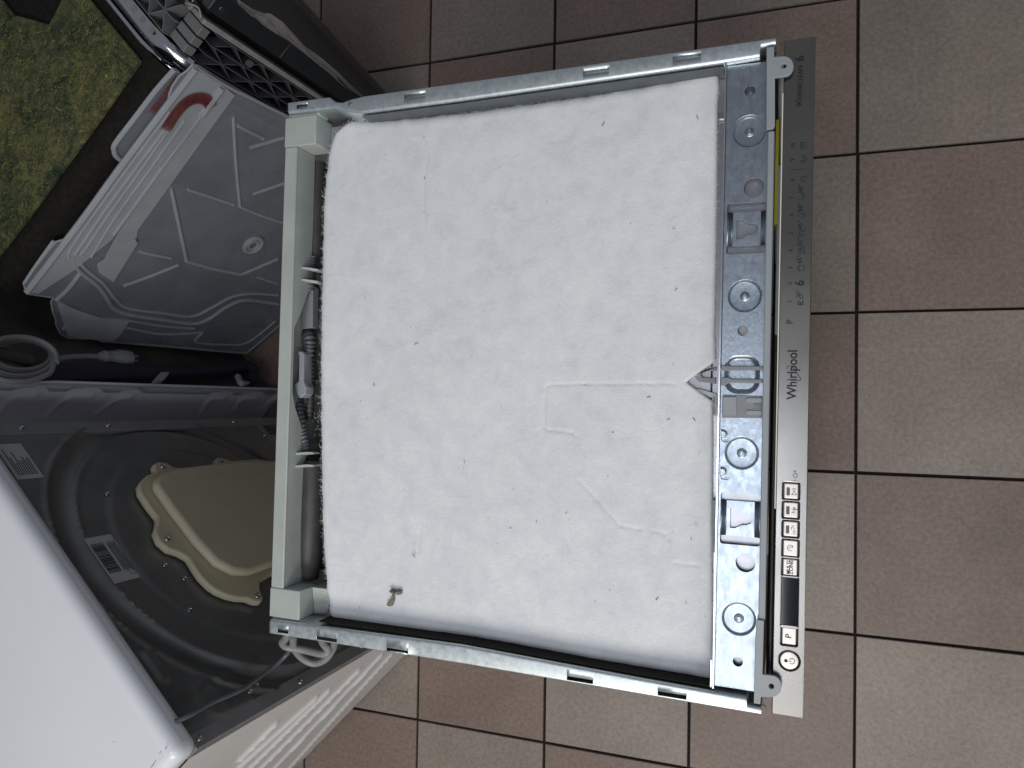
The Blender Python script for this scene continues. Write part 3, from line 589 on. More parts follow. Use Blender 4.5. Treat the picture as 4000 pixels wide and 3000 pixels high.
# loose fibres: along the torn edges and lying on the face
def fibre(mb, p, d, l, w, bend):
    side = V((-d.y, d.x, 0)); 
    if side.length < 1e-5: side = V((1, 0, 0))
    side.normalize(); a = V(p); m = a + d*l*.5 + side*bend*l; e = a + d*l + side*bend*l*.4
    mb.add([a - side*w, a + side*w, m + side*w*.8, m - side*w*.8, e], [(0, 1, 2, 3), (3, 2, 4)])
ff = MB(); rr = random.Random(5)
for i in range(nr):
    p, q = V(rim[i]), V(rim[(i+1) % nr]); t = (q - p)
    if t.length < 1e-6: continue
    out = V((t.y, -t.x, 0)).normalized()
    soft = 1.0 if (abs(p.x + .21) < .03 or p.y > .20 and p.x < .05) else (.7 if p.y < -.27 and p.x < 0 else .35)
    for k in range(9):
        if rr.random() > soft*1.3: continue
        b = p.lerp(q, rr.random()) + V((0, 0, rr.uniform(-.012, .004))) - out*rr.uniform(0, .004)
        d = (out*rr.uniform(.1, 1) + t.normalized()*rr.uniform(-1.4, 1.4) + V((0, 0, rr.uniform(-.3, .6)))).normalized()
        fibre(ff, b, d, rr.uniform(.002, .0055)*(.6 + soft*.6), rr.uniform(.00008, .00016), rr.uniform(-.5, .5))
for k in range(9000):
    j = rr.randrange(2, nv - 2); i = rr.randrange(2, nu - 2); b = V(G[j][i]) + V((rr.uniform(-.001, .001), rr.uniform(-.001, .001), .0001)); a = rr.gauss(.6, .9)
    fibre(ff, b, V((math.cos(a), math.sin(a), rr.uniform(0, .12))).normalized(), rr.uniform(.003, .008), rr.uniform(.00006, .00013), rr.uniform(-.4, .4))
for k in range(140):      # tuft pulled out at the upper left corner
    p = W(rr.uniform(1380, 1470), rr.uniform(450, 472), zf); a = rr.uniform(-.5, 2.2)
    fibre(ff, p, V((math.cos(a), math.sin(a), rr.uniform(-.1, .3))).normalized(), rr.uniform(.005, .012), .00013, rr.uniform(-.7, .7))
ff.build('loose_fibres', M['fibre'], fleece, kind='stuff', recalc=False)
lint = MB(); rr = random.Random(11)
spots = [(2351, 492, .9, .006), (2727, 467, 1.9, .006), (2627, 896, .5, .004), (2635, 1137, .8, .005), (2527, 1553, .3, .005), (1817, 1810, 2.0, .005), (1618, 1345, .2, .006), (1458, 1500, -1, .004), (1620, 2178, 2.1, .007), (2562, 2345, .9, .005), (2095, 2043, 1.6, .004), (1990, 2063, .2, .003), (1658, 700, 1.5, .004), (1655, 540, 1, .002), (2680, 2360, 1.6, .003), (2700, 2110, 1.5, .003), (1500, 2420, 1.6, .002), (1405, 2378, 1.5, .003), (2390, 1690, .3, .003), (1462, 1502, 2, .002), (2210, 2007, 1, .003), (2716, 1645, 2.2, .005), (2605, 1640, .3, .004)]
for k in range(45): spots.append((rr.uniform(1300, 2760), rr.uniform(540, 2420), rr.uniform(0, 3.1), rr.uniform(.0005, .0016)))
for x, y, a, l in spots:
    p = W(x, y, zf + .0012); lint.bar(p, p + V((math.cos(a)*l*.75, math.sin(a)*l*.75, .0003)), rr.uniform(.0003, .0006) if l > .004 else .0004, (0, 0, .0003))
lint.build('lint_specks', M['speck'], None, kind='stuff', label='tiny dark specks and hairs scattered over the white fleece', cat='lint', recalc=False)
sc = thing('dry_scrap', 'shrivelled brown scrap with a pale curled tail lying on the white fleece', 'debris', W(1540, 2325, zf))
kk = 1/2.074
def sx_(L, z): return [W(1000 + x*kk, 1600 + y*kk, z) for x, y in L]
hb = MB(); rr = random.Random(2); L = sx_([(1080, 1470), (1095, 1457), (1125, 1466), (1150, 1462), (1178, 1472), (1174, 1497), (1150, 1503), (1128, 1494), (1105, 1490), (1088, 1484)], zf + .003)
c = sum(L, V()) / len(L); n = len(L)
hb.add([p + V((0, 0, rr.uniform(-.001, .001))) for p in L] + [c + V((0, 0, .0022))] + [p + V((0, 0, -.003)) for p in L], [(i, (i+1) % n, n) for i in range(n)] + [(i, n + 1 + i, n + 1 + (i+1) % n, (i+1) % n) for i in range(n)])
hb.build('crumpled_head', M['scrap'], sc)
MB().tube(smooth_path(sx_([(1112, 1495), (1108, 1525), (1090, 1555), (1065, 1580)], zf + .002), 4), .0014, 6).build('curled_tail', M['scrap'], sc, smooth=True)
MB().tube(smooth_path(sx_([(1114, 1497), (1118, 1535), (1108, 1575), (1090, 1588), (1066, 1583)], zf + .0015), 4), .0009, 6).build('curled_tail', M['scrap'], sc, smooth=True)

# ------------------------------------------------------------------ tumble dryer seen from behind
U3, V3 = V((-.735, .678, 0)), V((-.678, -.735, 0))
D = W(778, 2914, .815); D.z = 0; DWD, DDP = .552, .60
def dryT(p): return D + U3*p[0] + V3*p[1] + V((0, 0, p[2]))
def dback(x, y): q = WP(x, y, D + V3*.008, V3) - D; return (q.dot(U3), q.z)
dr = thing('tumble_dryer', 'white tumble dryer seen from behind, dark steel back with a cream cover', 'tumble dryer', D + U3*.27 + V3*.3)
def dMB(): return MB(dryT)
dMB().box((-.002, -.004, .812), (DWD + .06, DDP, .850)).build('worktop', M['white'], dr, bevel=.015, seg=5)
def rst(x, y):        # distance-based relief of the pressed back
    d = math.hypot(x - .277, y - .528); h = 0
    if .248 < d < .282: h -= .009*math.sin(math.pi*(d - .248)/.034)**.7
    h += .0045*math.exp(-((d - .286)/.0032)**2) + (.003*math.exp(-((d - .2465)/.003)**2) if y < .72 or x > .335 or x < .245 else 0)
    if d < .205: h += .004*(1 if d < .195 else (.205 - d)/.01)
    e = math.hypot((x - .047)/.024, (y - .745)/.020); h += .003*math.exp(-((e - 1)/.35)**2) if y > .735 else .003*math.exp(-((abs(x - .047) - .024)/.004)**2)*(1 if .69 < y else 0)
    if .094 < x < .142 and .783 < y < .798: h += .004
    return h
sfx = MB()
for L in ([(1020, 1545), (1028, 1528)], [(985, 1570), (992, 1556)], [(960, 1612), (945, 1640), (930, 1659)], [(700, 1500), (704, 1496)]): sfx.strokes([[W(x/1.58, 1950 + y/1.58, .8503) for x, y in L]], .0007)
sfx.build('scuff_marks', M['flange'], dr, recalc=False)
dMB().grid(lambda a, b: (.016 + (DWD - .032)*a, .010 - rst(.016 + (DWD - .032)*a, .235 + .577*b)*.8, .235 + .577*b), 150, 150).build('back_panel', M['backsteel'], dr, smooth=True, angle=60)
dMB().box((.0, .0088, .03), (.020, .03, .8115)).build('back_flange', M['flange'], dr, bevel=.001)
dMB().box((DWD - .022, .0088, .03), (DWD, .03, .8115)).build('back_flange', M['flange'], dr, bevel=.001)
dMB().box((.0205, .0085, .222), (DWD - .0225, .013, .236)).build('back_flange', M['flange'], dr, bevel=.001)
dMB().box((.021, .06, .02), (DWD - .023, .064, .221)).build('inner_housing', M['cardboard'], dr)
for x0 in (.10, .20, .30, .40, .50): dMB().box((x0, .03, .03), (x0 + .012, .0595, .221)).build('inner_post', M['cream'], dr)
# ribbed side panel
gl = [((.154, .579), (.112, .573)), ((.209, .53), (.108, .471)), ((.28, .468), (.11, .434)), ((.36, .389), (.1, .351)), ((.449, .269), (.089, .282)), ((.568, .109), (.13, .193))]
gl = [(b, (a[0] + (a[0]-b[0])*.9, a[1] + (a[1]-b[1])*.9)) for a, b in gl]
def sp(a, b):
    s = .012 + (DDP - .012)*a; z = .02 + .79*b; h = 0
    for p, q in gl:
        d = segdist(s, z, p, q)
        if d < .03: h = max(h, .006*math.exp(-(d/.0045)**2))
    return (-h, s, z)
dMB().grid(sp, 150, 210).build('side_panel', M['sidewhite'], dr, smooth=True, angle=70)
dMB().box((.021, .065, .02), (DWD - .001, DDP, .811)).build('cabinet', M['sidewhite'], dr)
# cream cover with a raised middle
out = [(.383, .652), (.356, .654), (.332, .653), (.318, .664), (.308, .675), (.29, .680), (.272, .674), (.262, .660), (.251, .652), (.230, .654), (.214, .655), (.195, .651), (.183, .645), (.170, .632), (.161, .618), (.156, .603), (.147, .594), (.142, .583), (.147, .572), (.162, .567), (.176, .555), (.182, .52), (.180, .45), (.178, .36), (.20, .30), (.413, .290), (.427, .346), (.428, .413), (.436, .425), (.440, .438), (.434, .450), (.424, .456), (.423, .542), (.427, .552), (.438, .560), (.442, .575), (.436, .590), (.420, .598), (.416, .615), (.407, .632), (.397, .645)]
inn = [(.382, .634), (.332, .636), (.266, .635), (.222, .628), (.198, .608), (.188, .580), (.190, .527), (.190, .37), (.21, .312), (.404, .303), (.413, .40), (.414, .464), (.412, .565), (.405, .602), (.396, .622)]
cov = dMB().prism([(x, .0045, z) for x, z in out], (0, -.012, 0)).build('cover', M['cream'], dr, bevel=.004, seg=3)
dMB().prism([(x, -.0080, z) for x, z in inn], (0, -.016, 0)).build('cover_bulge', M['cream'], cov, bevel=.008, seg=4)
def dscrew(t, z, s=.0086, r=.0045, p=None): MB().lathe(dryT((t, s, z)), [(r, 0), (r*.9, .0016), (r*.45, .0024), (r*.3, .0012)], 12, (U3, V((0, 0, 1)), -V3)).build('screw', M['screw'] if r < .006 else M['flange'], p or dr, smooth=True)
for t, z in ((.290, .664), (.154, .582), (.429, .575), (.429, .440)): dscrew(t, z, -.0077, .0045, cov)
for t, z in ((.010, .80), (.009, .60), (.010, .43), (DWD - .010, .60), (DWD - .010, .75), (DWD - .010, .30), (.50, .241)): dscrew(t, z)
for t, z in ((.032, .690), (.036, .672), (.255, .683), (.225, .668), (.40, .690), (.175, .695)): dscrew(t, z, .009 - rst(t, z)*.8, .004)
def sticker(t0, t1, z0, z1, s):
    return dMB().box((t0, s, z0), (t1, s + .0006, z1)).build('sticker', M['sticker'], dr)
s1 = sticker(.249, .329, .728, .771, .0092); s2 = sticker(.445, .512, .766, .805, .0092)
bb = dMB(); rr = random.Random(4); t = .266
while t < .317:
    w = rr.choice((.0006, .0009, .0015)); bb.box((t, .0088, .749), (t + w, .00918, .769)); t += w + rr.choice((.0006, .0009, .0014))
bb.build('barcode', M['print'], s1)
TX, TY = -U3, V((0, 0, 1))
text('BEKO', .006, dryT((.258, .0090, .733)), V((0, 0, 1)), U3, 'sticker_lettering', M['print'], s1, .0002)
for i in range(6):
    dMB().box((.262 + .002*(i % 3), .0088, .731 + i*.0025), (.318 - .004*(i % 2), .00918, .7318 + i*.0025)).build('fine_print', M['print'], s1)
for i in range(9):
    dMB().box((.452, .0089, .771 + i*.0034), (.452 + rr.uniform(.02, .05), .00915, .7722 + i*.0034)).build('fine_print', M['print'], s2)

# ------------------------------------------------------------------ washing machine beside it
Q = V((-.880, -.0200, 0))
def wsT(p): return Q + U3*p[0] + V3*p[1] + V((0, 0, p[2]))
wm = thing('washing_machine', 'washing machine with lavender-grey side wall and dark back, next to the dryer', 'washing machine', Q + U3*.28 + V3*.28)
def wMB(): return MB(wsT)
def wsd(x, y): q = WP(x, y, Q, U3) - Q; return (q.dot(V3), q.z)
wl = [[wsd(x/1.58, 900 + y/1.58) for x, y in L] for L in ([(-20, 1150), (40, 1060), (100, 1030), (215, 1018)], [(290, 1135), (380, 1052), (440, 1028), (560, 1022)], [(600, 1125), (690, 1058), (750, 1035), (800, 1030)], [(1255, 1110), (1275, 1060), (1300, 1038), (1385, 1034)], [(1455, 1100), (1472, 1058), (1495, 1040), (1575, 1036)], [(1640, 1090), (1660, 1055), (1690, 1042), (1760, 1038)])]
def wsp(a, b):
    s = .002 + .50*a; z = .002 + .846*b; h = 0
    for L in wl:
        d = min(segdist(s, z, p, q) for p, q in zip(L, L[1:]))
        if d < .03: h -= .0035*math.exp(-(d/.006)**2)
    return (h, s, z)
wMB().grid(wsp, 110, 220).build('side_panel', M['lavender'], wm, smooth=True, angle=70)
wMB().box((.006, .026, .02), (.56, .030, .85)).build('back_panel', M['darkback'], wm)
wMB().box((.0062, .0305, .02), (.56, .55, .845)).build('cabinet', M['sidewhite'], wm)
wMB().box((.001, .002, .8485), (.565, .56, .868)).build('worktop', M['white'], wm, bevel=.006)
wMB().box((.0, .0015, .02), (.006, .0258, .848)).build('corner_post', M['lavender'], wm, bevel=.002)
def wpt(x, y, off=-.012): return WP(x, y, Q + V3*off, V3)
for L in ([(600, 1486), (612, 1470), (630, 1452), (664, 1452), (656, 1466), (640, 1482)], [(925, 1458), (938, 1462), (950, 1486), (980, 1492), (955, 1498), (938, 1488)]):
    MB().prism([wpt(x, y, -.034) for x, y in L], V3*.01).build('hose_bracket', M['lug'], wm, bevel=.001)
MB().tube(smooth_path([wpt(120, 1462, .0), wpt(260, 1456, .0), wpt(600, 1452, .0), (wpt(800, 1446, .0)), wpt(930, 1436, .0), wpt(975, 1440, -.004), wpt(985, 1470, .002), wpt(960, 1485, .01)], 8), .0165, 14).build('drain_hose', M['hose'], None, smooth=True, label='thick black hose hanging down the back of the washing machine', cat='hose')
# cord coil with its plug hanging
cord = thing('power_cord', 'grey power cord wound in a coil, its plug hanging down between the machines', 'power cord', wpt(150, 1400, -.02))
co = []
for k in range(3):
    for j in range(18):
        a = j/18*math.tau + k*.25; co.append(wpt(88 + (112 + 20*k)*math.cos(a) - 9*k, 1388 + (58 + 15*k)*math.sin(a) + 8*k, -.016 - .009*k))
MB().tube(smooth_path(co, 3), .0043, 8).build('cable', M['cord'], cord, smooth=True)
MB().tube(smooth_path([wpt(205, 1410, -.02), wpt(260, 1396, -.014), wpt(330, 1392, -.012), wpt(395, 1392, -.012)], 6), .0050, 8).build('cable', M['cord'], cord, smooth=True)
pl = [wpt(390, 1392, -.012), wpt(440, 1394, -.012), wpt(470, 1398, -.012), wpt(505, 1400, -.012)]
MB().tube(pl, .009, 10, rf=lambda i: (.0075, .0115, .0165, .0145)[i]).build('plug', M['cord'], cord, smooth=True, angle=30)
for i in range(4):
    p = wpt(405 + 10*i, 1393, -.012); MB().tube([p, p + (pl[1] - pl[0]).normalized()*.004], .0112, 10).build('strain_ring', M['cord'], cord)
wd_ = (pl[3] - pl[2]).normalized()
for s in (-.005, .005): MB().tube([pl[3] + V((0, s, 0)), pl[3] + V((0, s, 0)) + wd_*.02], .0024, 8).build('plug_pin', M['screw'], cord, smooth=True)
MB().tube(smooth_path([wpt(-30, 1375, -.01), wpt(60, 1395, -.01), wpt(120, 1412, -.008)], 8), .011, 12).build('inlet_hose', M['rubber'], None, smooth=True, label='short ribbed grey hose end showing inside the cord coil', cat='hose')
# cords under the lower rail corner
kc = 1/2.074
def cpx(L): return smooth_path([W(1000 + x*kc, 2200 + y*kc, z) for x, y, z in L], 8)
kd = thing('mains_lead', 'pale grey mains lead looped under the rear corner of the dishwasher frame', 'power cord', W(1200, 2560, .6))
MB().tube(cpx([(262, 560, .70), (240, 612, .69), (214, 640, .68), (250, 678, .67), (400, 705, .66), (545, 735, .66), (585, 705, .66), (545, 650, .67), (520, 590, .70)]), .0052, 10).build('cable', M['cord'], kd, smooth=True)
MB().tube(cpx([(300, 590, .70), (310, 690, .66), (375, 770, .64), (470, 812, .63), (560, 780, .63), (620, 700, .64), (640, 620, .68)]), .0050, 10).build('cable', M['cord'], kd, smooth=True)
pts = [W(1000 + x*kc, 2200 + y*kc, z) for x, y, z in ((325, 580, .70), (310, 650, .665), (265, 720, .64))]
MB().tube(smooth_path(pts + [WP(1000 + 190*kc, 2200 + 800*kc, D - V3*.02, V3)] + [WP(x/1.58, 1950 + y/1.58, D - V3*.012, V3) for x, y in ((1650, 1060), (1500, 1170), (1300, 1260), (1180, 1330))] + [WP(1080/1.58, 1950 + 1375/1.58, D - V3*.004, V3)], 8), .0030, 8).build('cable', M['conduit'], kd, smooth=True)

# ------------------------------------------------------------------ second dishwasher behind, top open
A3, N3 = V((.724, .69, 0)), V((.69, -.724, 0)); S0 = V((-.936, .15, 0)); zA = .668
def maT(p): return S0 + A3*p[0] + N3*p[1] + V((0, 0, p[2]))
def aMB(): return MB(maT)
def asd(x, y): q = WP(x, y, S0, N3) - S0; return (q.dot(A3), q.z)
def atp(x, y, z=zA): q = W(x, y, z) - S0; return (q.dot(A3), q.dot(N3))
ma = thing('stripped_dishwasher', 'stripped dishwasher behind with black top, steel tub rim and ribbed plastic frame', 'dishwasher', S0 + A3*.3 - N3*.3)
prof = [(-.58, zA), (-.035, zA), (-.022, zA - .003), (-.010, zA - .012), (-.003, zA - .024), (0, zA - .04), (0, .02), (-.58, .02)]
aMB().prism([(-.035, n_, z) for n_, z in prof], (.476, 0, 0)).build('bitumen_shell', M['black'], ma, smooth=True, angle=50)
def band(a0, a1, dz, name, m, depth=.004):
    P = [(-.58, zA + dz), (-.075, zA + dz)]
    for k in range(1, 11):
        t = R(90*k/10); P.append((-.075 + (.075 + dz)*math.sin(t), zA - .075 + (.075 + dz)*math.cos(t)))
    P += [(dz, .45), (dz, .05)]
    b = aMB(); m_ = len(P)
    b.add([(a0, *p) for p in P] + [(a1, *p) for p in P], [(i, i+1, m_ + i + 1, m_ + i) for i in range(m_ - 1)])
    return b.build(name, M[m], ma, smooth=True, solid=.003, angle=60)
band(.4405, .4465, .006, 'tub_rim', 'chrome'); band(.4505, .4745, .004, 'tub_rim', 'chrome')
aMB().box((.4466, -.58, zA - .02), (.4504, -.01, zA - .002)).build('rim_groove', M['gap'], ma)
for n_ in (-.058, -.085, -.112, -.139, -.166): MB().lathe(maT((.4675, n_, zA + .0042)), [(.0052, 0), (.0050, .0008), (.0020, .0010), (.0014, .0002)], 16).build('rim_screw', M['flange'], ma, smooth=True)
# ribbed frame: side face
rf = aMB().box((.476, -.05, .05), (.530, -.034, zA - .07)).build('frame_bed', M['gap'], ma)
aMB().box((.476, -.58, zA - .06), (.530, -.0505, zA - .056)).build('frame_bed', M['gap'], ma)
def rib(p, q, w=.0013, d=.027, mm='rib'): 
    aMB().bar((p[0], -.0275, p[1]), (q[0], -.0275, q[1]), w, (0, d, 0)).build('rib', M[mm], ma)
cols = [.477, .4935, .510, .5285]; zs = [.05 + .0335*k for k in range(25)]; zs = [z for z in zs if z < zA - .035]
for c in cols: rib((c, .05), (c, zA - .04), .0014, .0272)
for i, z in enumerate(zs[:-1]):
    if z < .2: continue
    for k in range(3):
        zz0, zz1 = (z, zs[i+1]) if (i + k) % 2 else (zs[i+1], z)
        rib((cols[k], zz0), (cols[k+1], zz1), .0012, .0262 - .001*k)
for k in range(3):      # solid blocks at the corner
    aMB().box((cols[k] + .0012, -.044, zA - .030), (cols[k+1] - .0012, -.004, zA - .012 - .001*k)).build('corner_block', M['ribtop'], ma, bevel=.001)
def ribt(p, q, w=.0015): aMB().bar((p[0], p[1], zA - .0275), (q[0], q[1], zA - .0275), w, (0, 0, .026)).build('rib', M['ribtop'], ma)
for c in cols[:1] + [.502, .5285]: ribt((c, -.50), (c, -.046))
for i in range(9):
    n0 = -.048 - .042*i
    ribt((.478, n0), (.502, n0 - .021)); ribt((.478, n0 - .042), (.502, n0 - .021)); ribt((.502, n0 - .021), (.528, n0)); ribt((.502, n0 - .021), (.528, n0 - .042))
aMB().tube([(.519, -.004, .545), (.519, .001, .545)], .0062, 14).build('screw_boss', M['rib'], ma, smooth=True)
# seal, door edge, door top
sl = aMB(); sl.box((.5315, -.03, .05), (.5400, .003, zA - .004)); sl.build('door_seal', M['seal'], ma, bevel=.0015)
aMB().box((.5315, -.58, zA - .03), (.5400, -.0305, zA - .001)).build('door_seal', M['seal'], ma, bevel=.0015)
aMB().box((.5410, -.58, .05), (.5520, -.016, zA - .02)).build('door_gap', M['gap'], ma)
aMB().box((.5525, -.58, .05), (.5845, -.004, .500)).build('door', M['door'], ma, bevel=.002)
aMB().box((.5525, -.58, .5015), (.5850, -.002, zA)).build('door', M['door'], ma, bevel=.002)
aMB().box((.5440, -.58, zA + .001), (.5860, -.020, zA + .012)).build('door_top', M['panel'], ma, bevel=.001)
q = asd(868, 40); MB().lathe(maT((q[0], -.0018, q[1])), [(.004, 0), (.0035, .001), (.001, .0012)], 12, (A3, V((0, 0, 1)), N3)).build('door_screw', M['screw'], ma, smooth=True)
MB().tube(smooth_path([maT((.535, -.03, zA + .006)), maT((.541, -.02, zA + .014)), maT((.546, -.008, zA + .008)), maT((.539, .001, zA + .004)), maT((.534, -.004, zA - .002))], 6), .0016, 6).build('wire_loop', M['cord'], ma, smooth=True)
MB().tube(smooth_path([maT((.533, -.045, zA + .006)), maT((.539, -.038, zA + .020)), maT((.548, -.028, zA + .012)), maT((.545, -.02, zA))], 6), .006, 8).build('cable_sleeve', M['gap'], ma, smooth=True)
# green felt on its black top: torn sheet with a notch
fo = [atp(361, -60), atp(361, 0), atp(548, 226), atp(560, 240), atp(553, 256), atp(405, 468), atp(114, 867), atp(0, 1013), atp(-160, 1230), atp(-400, 1100), atp(-400, -60), atp(10, -60), atp(19, 0), atp(76, 73), atp(83, 68), atp(209, 104), atp(263, 0), atp(275, -60)]
fo = [(min(max(a, -.030), .60), max(n_, -.575)) for a, n_ in fo]
felt = aMB().prism([(a, n_, zA + .0005) for a, n_ in fo], (0, 0, .008)).build('felt_mat', M['felt'], None, bevel=.002, label='mottled green recycled felt mat lying on the black top of the stripped dishwasher', cat='insulation mat')
for nm, m, cnt in (('yellow_threads', 'feltfibre', 1500), ('dark_threads', 'feltfibre2', 700)):
    tb = MB(); rr = random.Random(len(nm))
    for k in range(cnt):
        x, y = rr.uniform(0, 520), rr.uniform(0, 950)
        if y > 244 + (557 - x)*1.36 - 20 or y < (x - 361)*1.25 + 12 or (y < 115 and 5 < x < 285): continue
        p = W(x, y, zA + .009); a = rr.uniform(0, 6.28); l = rr.choice((.002, .003, .004, .006, .009 if rr.random() < .3 else .003)); bnd = rr.uniform(-1.2, 1.2)
        pts = [p]; 
        for s in range(4): pts.append(pts[-1] + V((math.cos(a + bnd*s), math.sin(a + bnd*s), 0))*l*.3)
        tb.strokes([pts], rr.uniform(.0004, .0011))
    tb.build(nm, M[m], felt, kind='stuff', recalc=False)

# ------------------------------------------------------------------ frosted plastic tray standing in front of it
T1, T2, TB = W(90, 1110, .645), W(745, 255, .645), W(1000, 1375, .01)
nt_ = (T2 - T1).cross(TB - T1).normalized()
if nt_.dot(CAM - T1) < 0: nt_ = -nt_
def tp(x, y, off=0): return WP(x, y, T1 + nt_*off, nt_)
def c0(L): return [(x/1.58, y/1.58) for x, y in L]
def c9(L): return [(x/1.58, 900 + y/1.58) for x, y in L]
outl = c0([(1185, 400), (1150, 440), (1105, 470), (1065, 530), (1045, 580), (1035, 640), (870, 850), (700, 1080), (560, 1275), (440, 1440), (395, 1478), (345, 1492), (300, 1545)]) + c9([(210, 240), (145, 325), (165, 390), (330, 415), (315, 440), (325, 500), (345, 550), (345, 580), (375, 640), (420, 665), (540, 668), (565, 645), (590, 640), (620, 682), (1000, 712), (1400, 748), (1525, 755), (1720, 590)]) + [(1180, 1180), (1500, 1180), (1500, 640)] + c0([(1790, 725), (1540, 600), (1400, 530)])
tray = thing('plastic_tray', 'frosted translucent plastic tray with moulded folds standing upright behind the dishwasher', 'plastic tray', TB)
sheet = MB().prism([tp(x, y) for x, y in outl], nt_*-.0022).build('sheet', M['milky'], tray)
def trib(pix, r, off=.0002, m='milkyrib', closed=False):
    P = [tp(x, y, off) for x, y in pix]
    if len(P) > 2: P = smooth_path(P, 5, closed)
    MB().tube(P, r, 8, closed).build('rib', M[m], tray, smooth=True)
for k_, (L, r) in enumerate(((c0([(1205, 425), (1010, 680), (760, 1010), (520, 1340), (290, 1640)]) + c9([(165, 380)]), .0055), (c0([(1368, 545), (1290, 650), (1240, 715)]), .006),
             (c0([(1240, 715), (1140, 850), (1000, 1035), (860, 1230), (700, 1450)]), .0030), (c0([(1100, 690), (860, 1010), (640, 1310), (470, 1560)]) + c9([(440, 150)]), .0026), (c0([(1050, 690), (810, 1010), (590, 1310), (440, 1530)]) + c9([(425, 170)]), .0022),
             (c0([(1040, 800), (840, 1090), (660, 1340), (510, 1560)]) + c9([(470, 140)]), .0022), (c0([(1140, 740), (930, 1040), (720, 1330), (560, 1590)]), .0022),
             (c0([(1440, 720), (1455, 1000), (1480, 1275)]), .0030), (c0([(1480, 1275), (1600, 1325), (1740, 1372)]), .0030), (c0([(1055, 1160), (1100, 1370), (1150, 1605)]), .0034), (c0([(1160, 1170), (1300, 1215), (1440, 1262)]), .003), (c0([(1540, 912), (1750, 850)]), .0034), (c0([(1465, 775), (1625, 855)]), .0034), (c0([(1560, 1198), (1750, 1132)]), .003),
             (c9([(1145, 188), (1310, 235), (1490, 272)]), .0034), (c9([(1490, 272), (1600, 225), (1715, 175)]), .0034), (c9([(760, 342), (920, 285), (1100, 213)]), .0032), (c9([(860, 130), (950, 150), (1055, 172)]), .0030), (c9([(1590, 290), (1710, 328)]), .0028),
             (c9([(440, 120), (450, 190), (500, 260), (600, 340), (660, 420), (700, 480), (800, 520), (1000, 550), (1190, 575), (1290, 545), (1400, 470), (1520, 430), (1715, 455)]), .0042), (c9([(480, 160), (520, 230), (640, 330), (710, 420), (790, 480), (1000, 510), (1180, 530), (1300, 480), (1430, 410), (1560, 390), (1715, 400)]), .0034),
             (c9([(500, 255), (420, 360), (345, 430)]), .0040), (c9([(345, 425), (420, 470), (480, 520), (640, 545), (780, 555), (1000, 590), (1200, 605)]), .0028), (c9([(430, 555), (390, 610)]), .0030), (c9([(790, 565), (740, 640), (690, 690)]), .0022), (c9([(780, 600), (1000, 640), (1250, 630)]), .0024), (c9([(1250, 632), (1210, 690), (1400, 705), (1530, 690), (1700, 560)]), .0024),
             (c0([(1185, 402), (1400, 532), (1540, 602), (1790, 727)]), .0030), (c9([(330, 64), (215, 225), (150, 325)]), .0026), (c9([(620, 684), (1000, 714), (1400, 750), (1525, 757)]), .0022))):
    trib(L, r, .0040 if k_ < 7 else .0002)
for (x, y), rx in (((1236, 515), .0055),):
    pass
MB().tube([tp(x, y, .0006) for x, y in outl], .0016, 6, True).build('rim', M['milkyrib'], tray, smooth=True)
zg = []
for k in range(46):
    t_ = k/45; zg.append((1240 - 250*t_ + (7 if k % 2 else -7), 715 + 320*t_ + (5 if k % 2 else -5)))
MB().tube([tp(x, y, .0045) for x, y in c0(zg)], .0011, 6).build('notched_fold', M['milkyrib'], tray, smooth=True)
def ring(x, y, r, w, m='milkyrib'):
    c = tp(x, y, .002); ex = A3.copy(); ey = nt_.cross(ex)
    MB().tube([c + (ex*math.cos(k*math.tau/24) + ey*math.sin(k*math.tau/24))*r for k in range(24)], w, 8, True).build('boss_ring', M[m], tray, smooth=True)
for (x, y), r, w in ((c0([(1238, 516)])[0], .0060, .0012), (c9([(380, 197)])[0], .0060, .0014), (c9([(467, 613)])[0], .0065, .0012), (c9([(1562, 90)])[0], .019, .0050), (c9([(1562, 92)])[0], .011, .003)): ring(x, y, r, w)
# raised panel steps
for L, off in ((c0([(1215, 430), (1370, 525), (1010, 1020), (690, 1480), (470, 1659)]) + c9([(240, 390), (165, 385), (420, 90)]), .004), (c9([(600, 210), (830, 50), (850, 80), (700, 320), (610, 260)]), .006), (c0([(1375, 530), (1450, 590), (1240, 880), (1010, 1200), (850, 1420), (840, 1480), (640, 1610), (730, 1440), (1010, 1030), (1240, 720)]), .003), (c9([(350, 440), (500, 500), (640, 545), (800, 560), (730, 660), (690, 690), (420, 655)]), .004)):
    MB().prism([tp(x, y, off) for x, y in L], nt_*-.0014).build('raised_panel', M['milkyrib'], tray)
hd = [(1150 - 90*math.cos(0), 0)]
def redband(pts, w, off):
    P = smooth_path([tp(x, y, off) for x, y in c0(pts)], 6); MB().strokes([P], w, nt_).build('red_stain', M['red'], tray, recalc=False)
redband([(1030, 790), (1085, 705), (1145, 640), (1205, 610), (1265, 615), (1300, 655)], .019, .0072)
redband([(1008, 785), (1060, 712), (1130, 622), (1195, 588), (1262, 592)], .0035, .0080)
redband([(1055, 800), (1100, 730), (1150, 670), (1210, 640), (1260, 646)], .003, .0080)
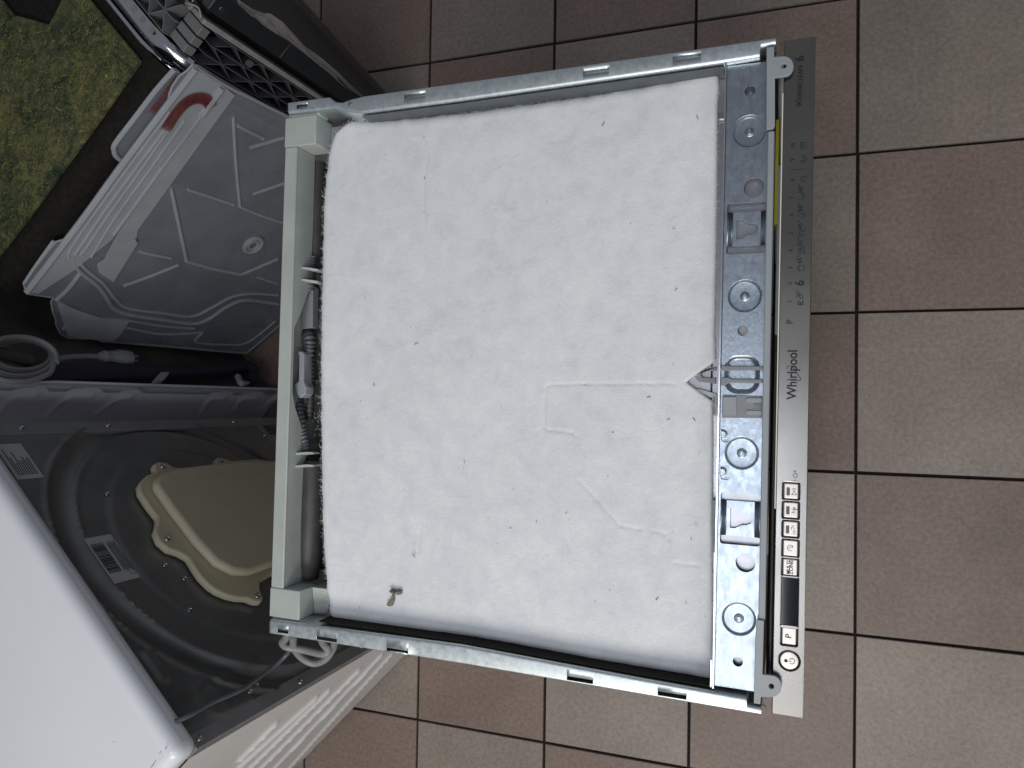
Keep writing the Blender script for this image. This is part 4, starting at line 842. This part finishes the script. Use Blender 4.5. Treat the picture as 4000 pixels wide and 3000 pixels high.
# a second frosted piece tucked behind it
b2 = c0([(1090, 425), (1060, 440), (960, 560), (830, 730), (710, 885), (702, 930), (712, 965), (745, 990), (780, 985), (1060, 640), (1150, 480)])
pl2 = thing('plastic_strip', 'narrow rounded frosted plastic strip with a red smear, tucked behind the tray', 'plastic strip', tp(745, 990/1.58, -.03))
pl2.location = tp(*c0([(745, 990)])[0], .0); pl2['label'] = 'narrow rounded frosted plastic strip with a red smear beside the tray'
MB().prism([tp(x, y, -.010) for x, y in b2], nt_*-.003).build('strip_sheet', M['milky'], pl2)
MB().tube(smooth_path([tp(x, y, -.008) for x, y in c0([(1075, 430), (960, 560), (830, 730), (712, 885), (704, 930), (714, 962), (745, 988)])], 5), .004, 8).build('strip_rim', M['milkyrib'], pl2, smooth=True)
P = smooth_path([tp(x, y, -.007) for x, y in c0([(1100, 480), (1040, 560), (940, 690)])], 5); MB().strokes([P], .012, nt_).build('red_smear', M['red'], pl2, recalc=False)

# ------------------------------------------------------------------ crumpled film by the door and a card sheet on the floor
fm = MB(); rr = random.Random(9)
ol = [(930, 0), (990, 40), (1040, 62), (1062, 60), (1110, 92), (1200, 190), (1260, 232), (1320, 283), (1390, 352), (1436, 392)]
il = [(940, 30), (1000, 80), (1050, 115), (1090, 140), (1130, 165), (1190, 212), (1235, 250), (1290, 290), (1350, 345), (1425, 392)]
rows = []
for (x0, y0), (x1, y1) in zip(ol, il):
    rows.append([maT((asd(x0 + (x1 - x0)*t, y0 + (y1 - y0)*t)[0], rr.uniform(-.003, .003) - .003, asd(x0 + (x1 - x0)*t, y0 + (y1 - y0)*t)[1])) for t in (0, .25, .5, .75, 1)])
for a, b in zip(rows, rows[1:]):
    for k in range(4): fm.add([a[k], a[k+1], b[k+1], b[k]], [(0, 1, 2, 3)])
fm.build('plastic_film', M['film'], None, solid=.0006, recalc=False, label='crumpled strip of pale plastic film hanging beside the dark door edge', cat='plastic film')
cs = [W(x, y, .006) for x, y in ((1100, -90), (1180, 0), (1250, 76), (1436, 282), (1540, 400), (1350, 560))]
b_ = MB().prism([(p.x, p.y, .0005) for p in cs], (0, 0, .006)).build('card_sheet', M['cardboard'], None, bevel=.001, label='grey-brown sheet of card lying on the tiles beside the stripped dishwasher', cat='cardboard')
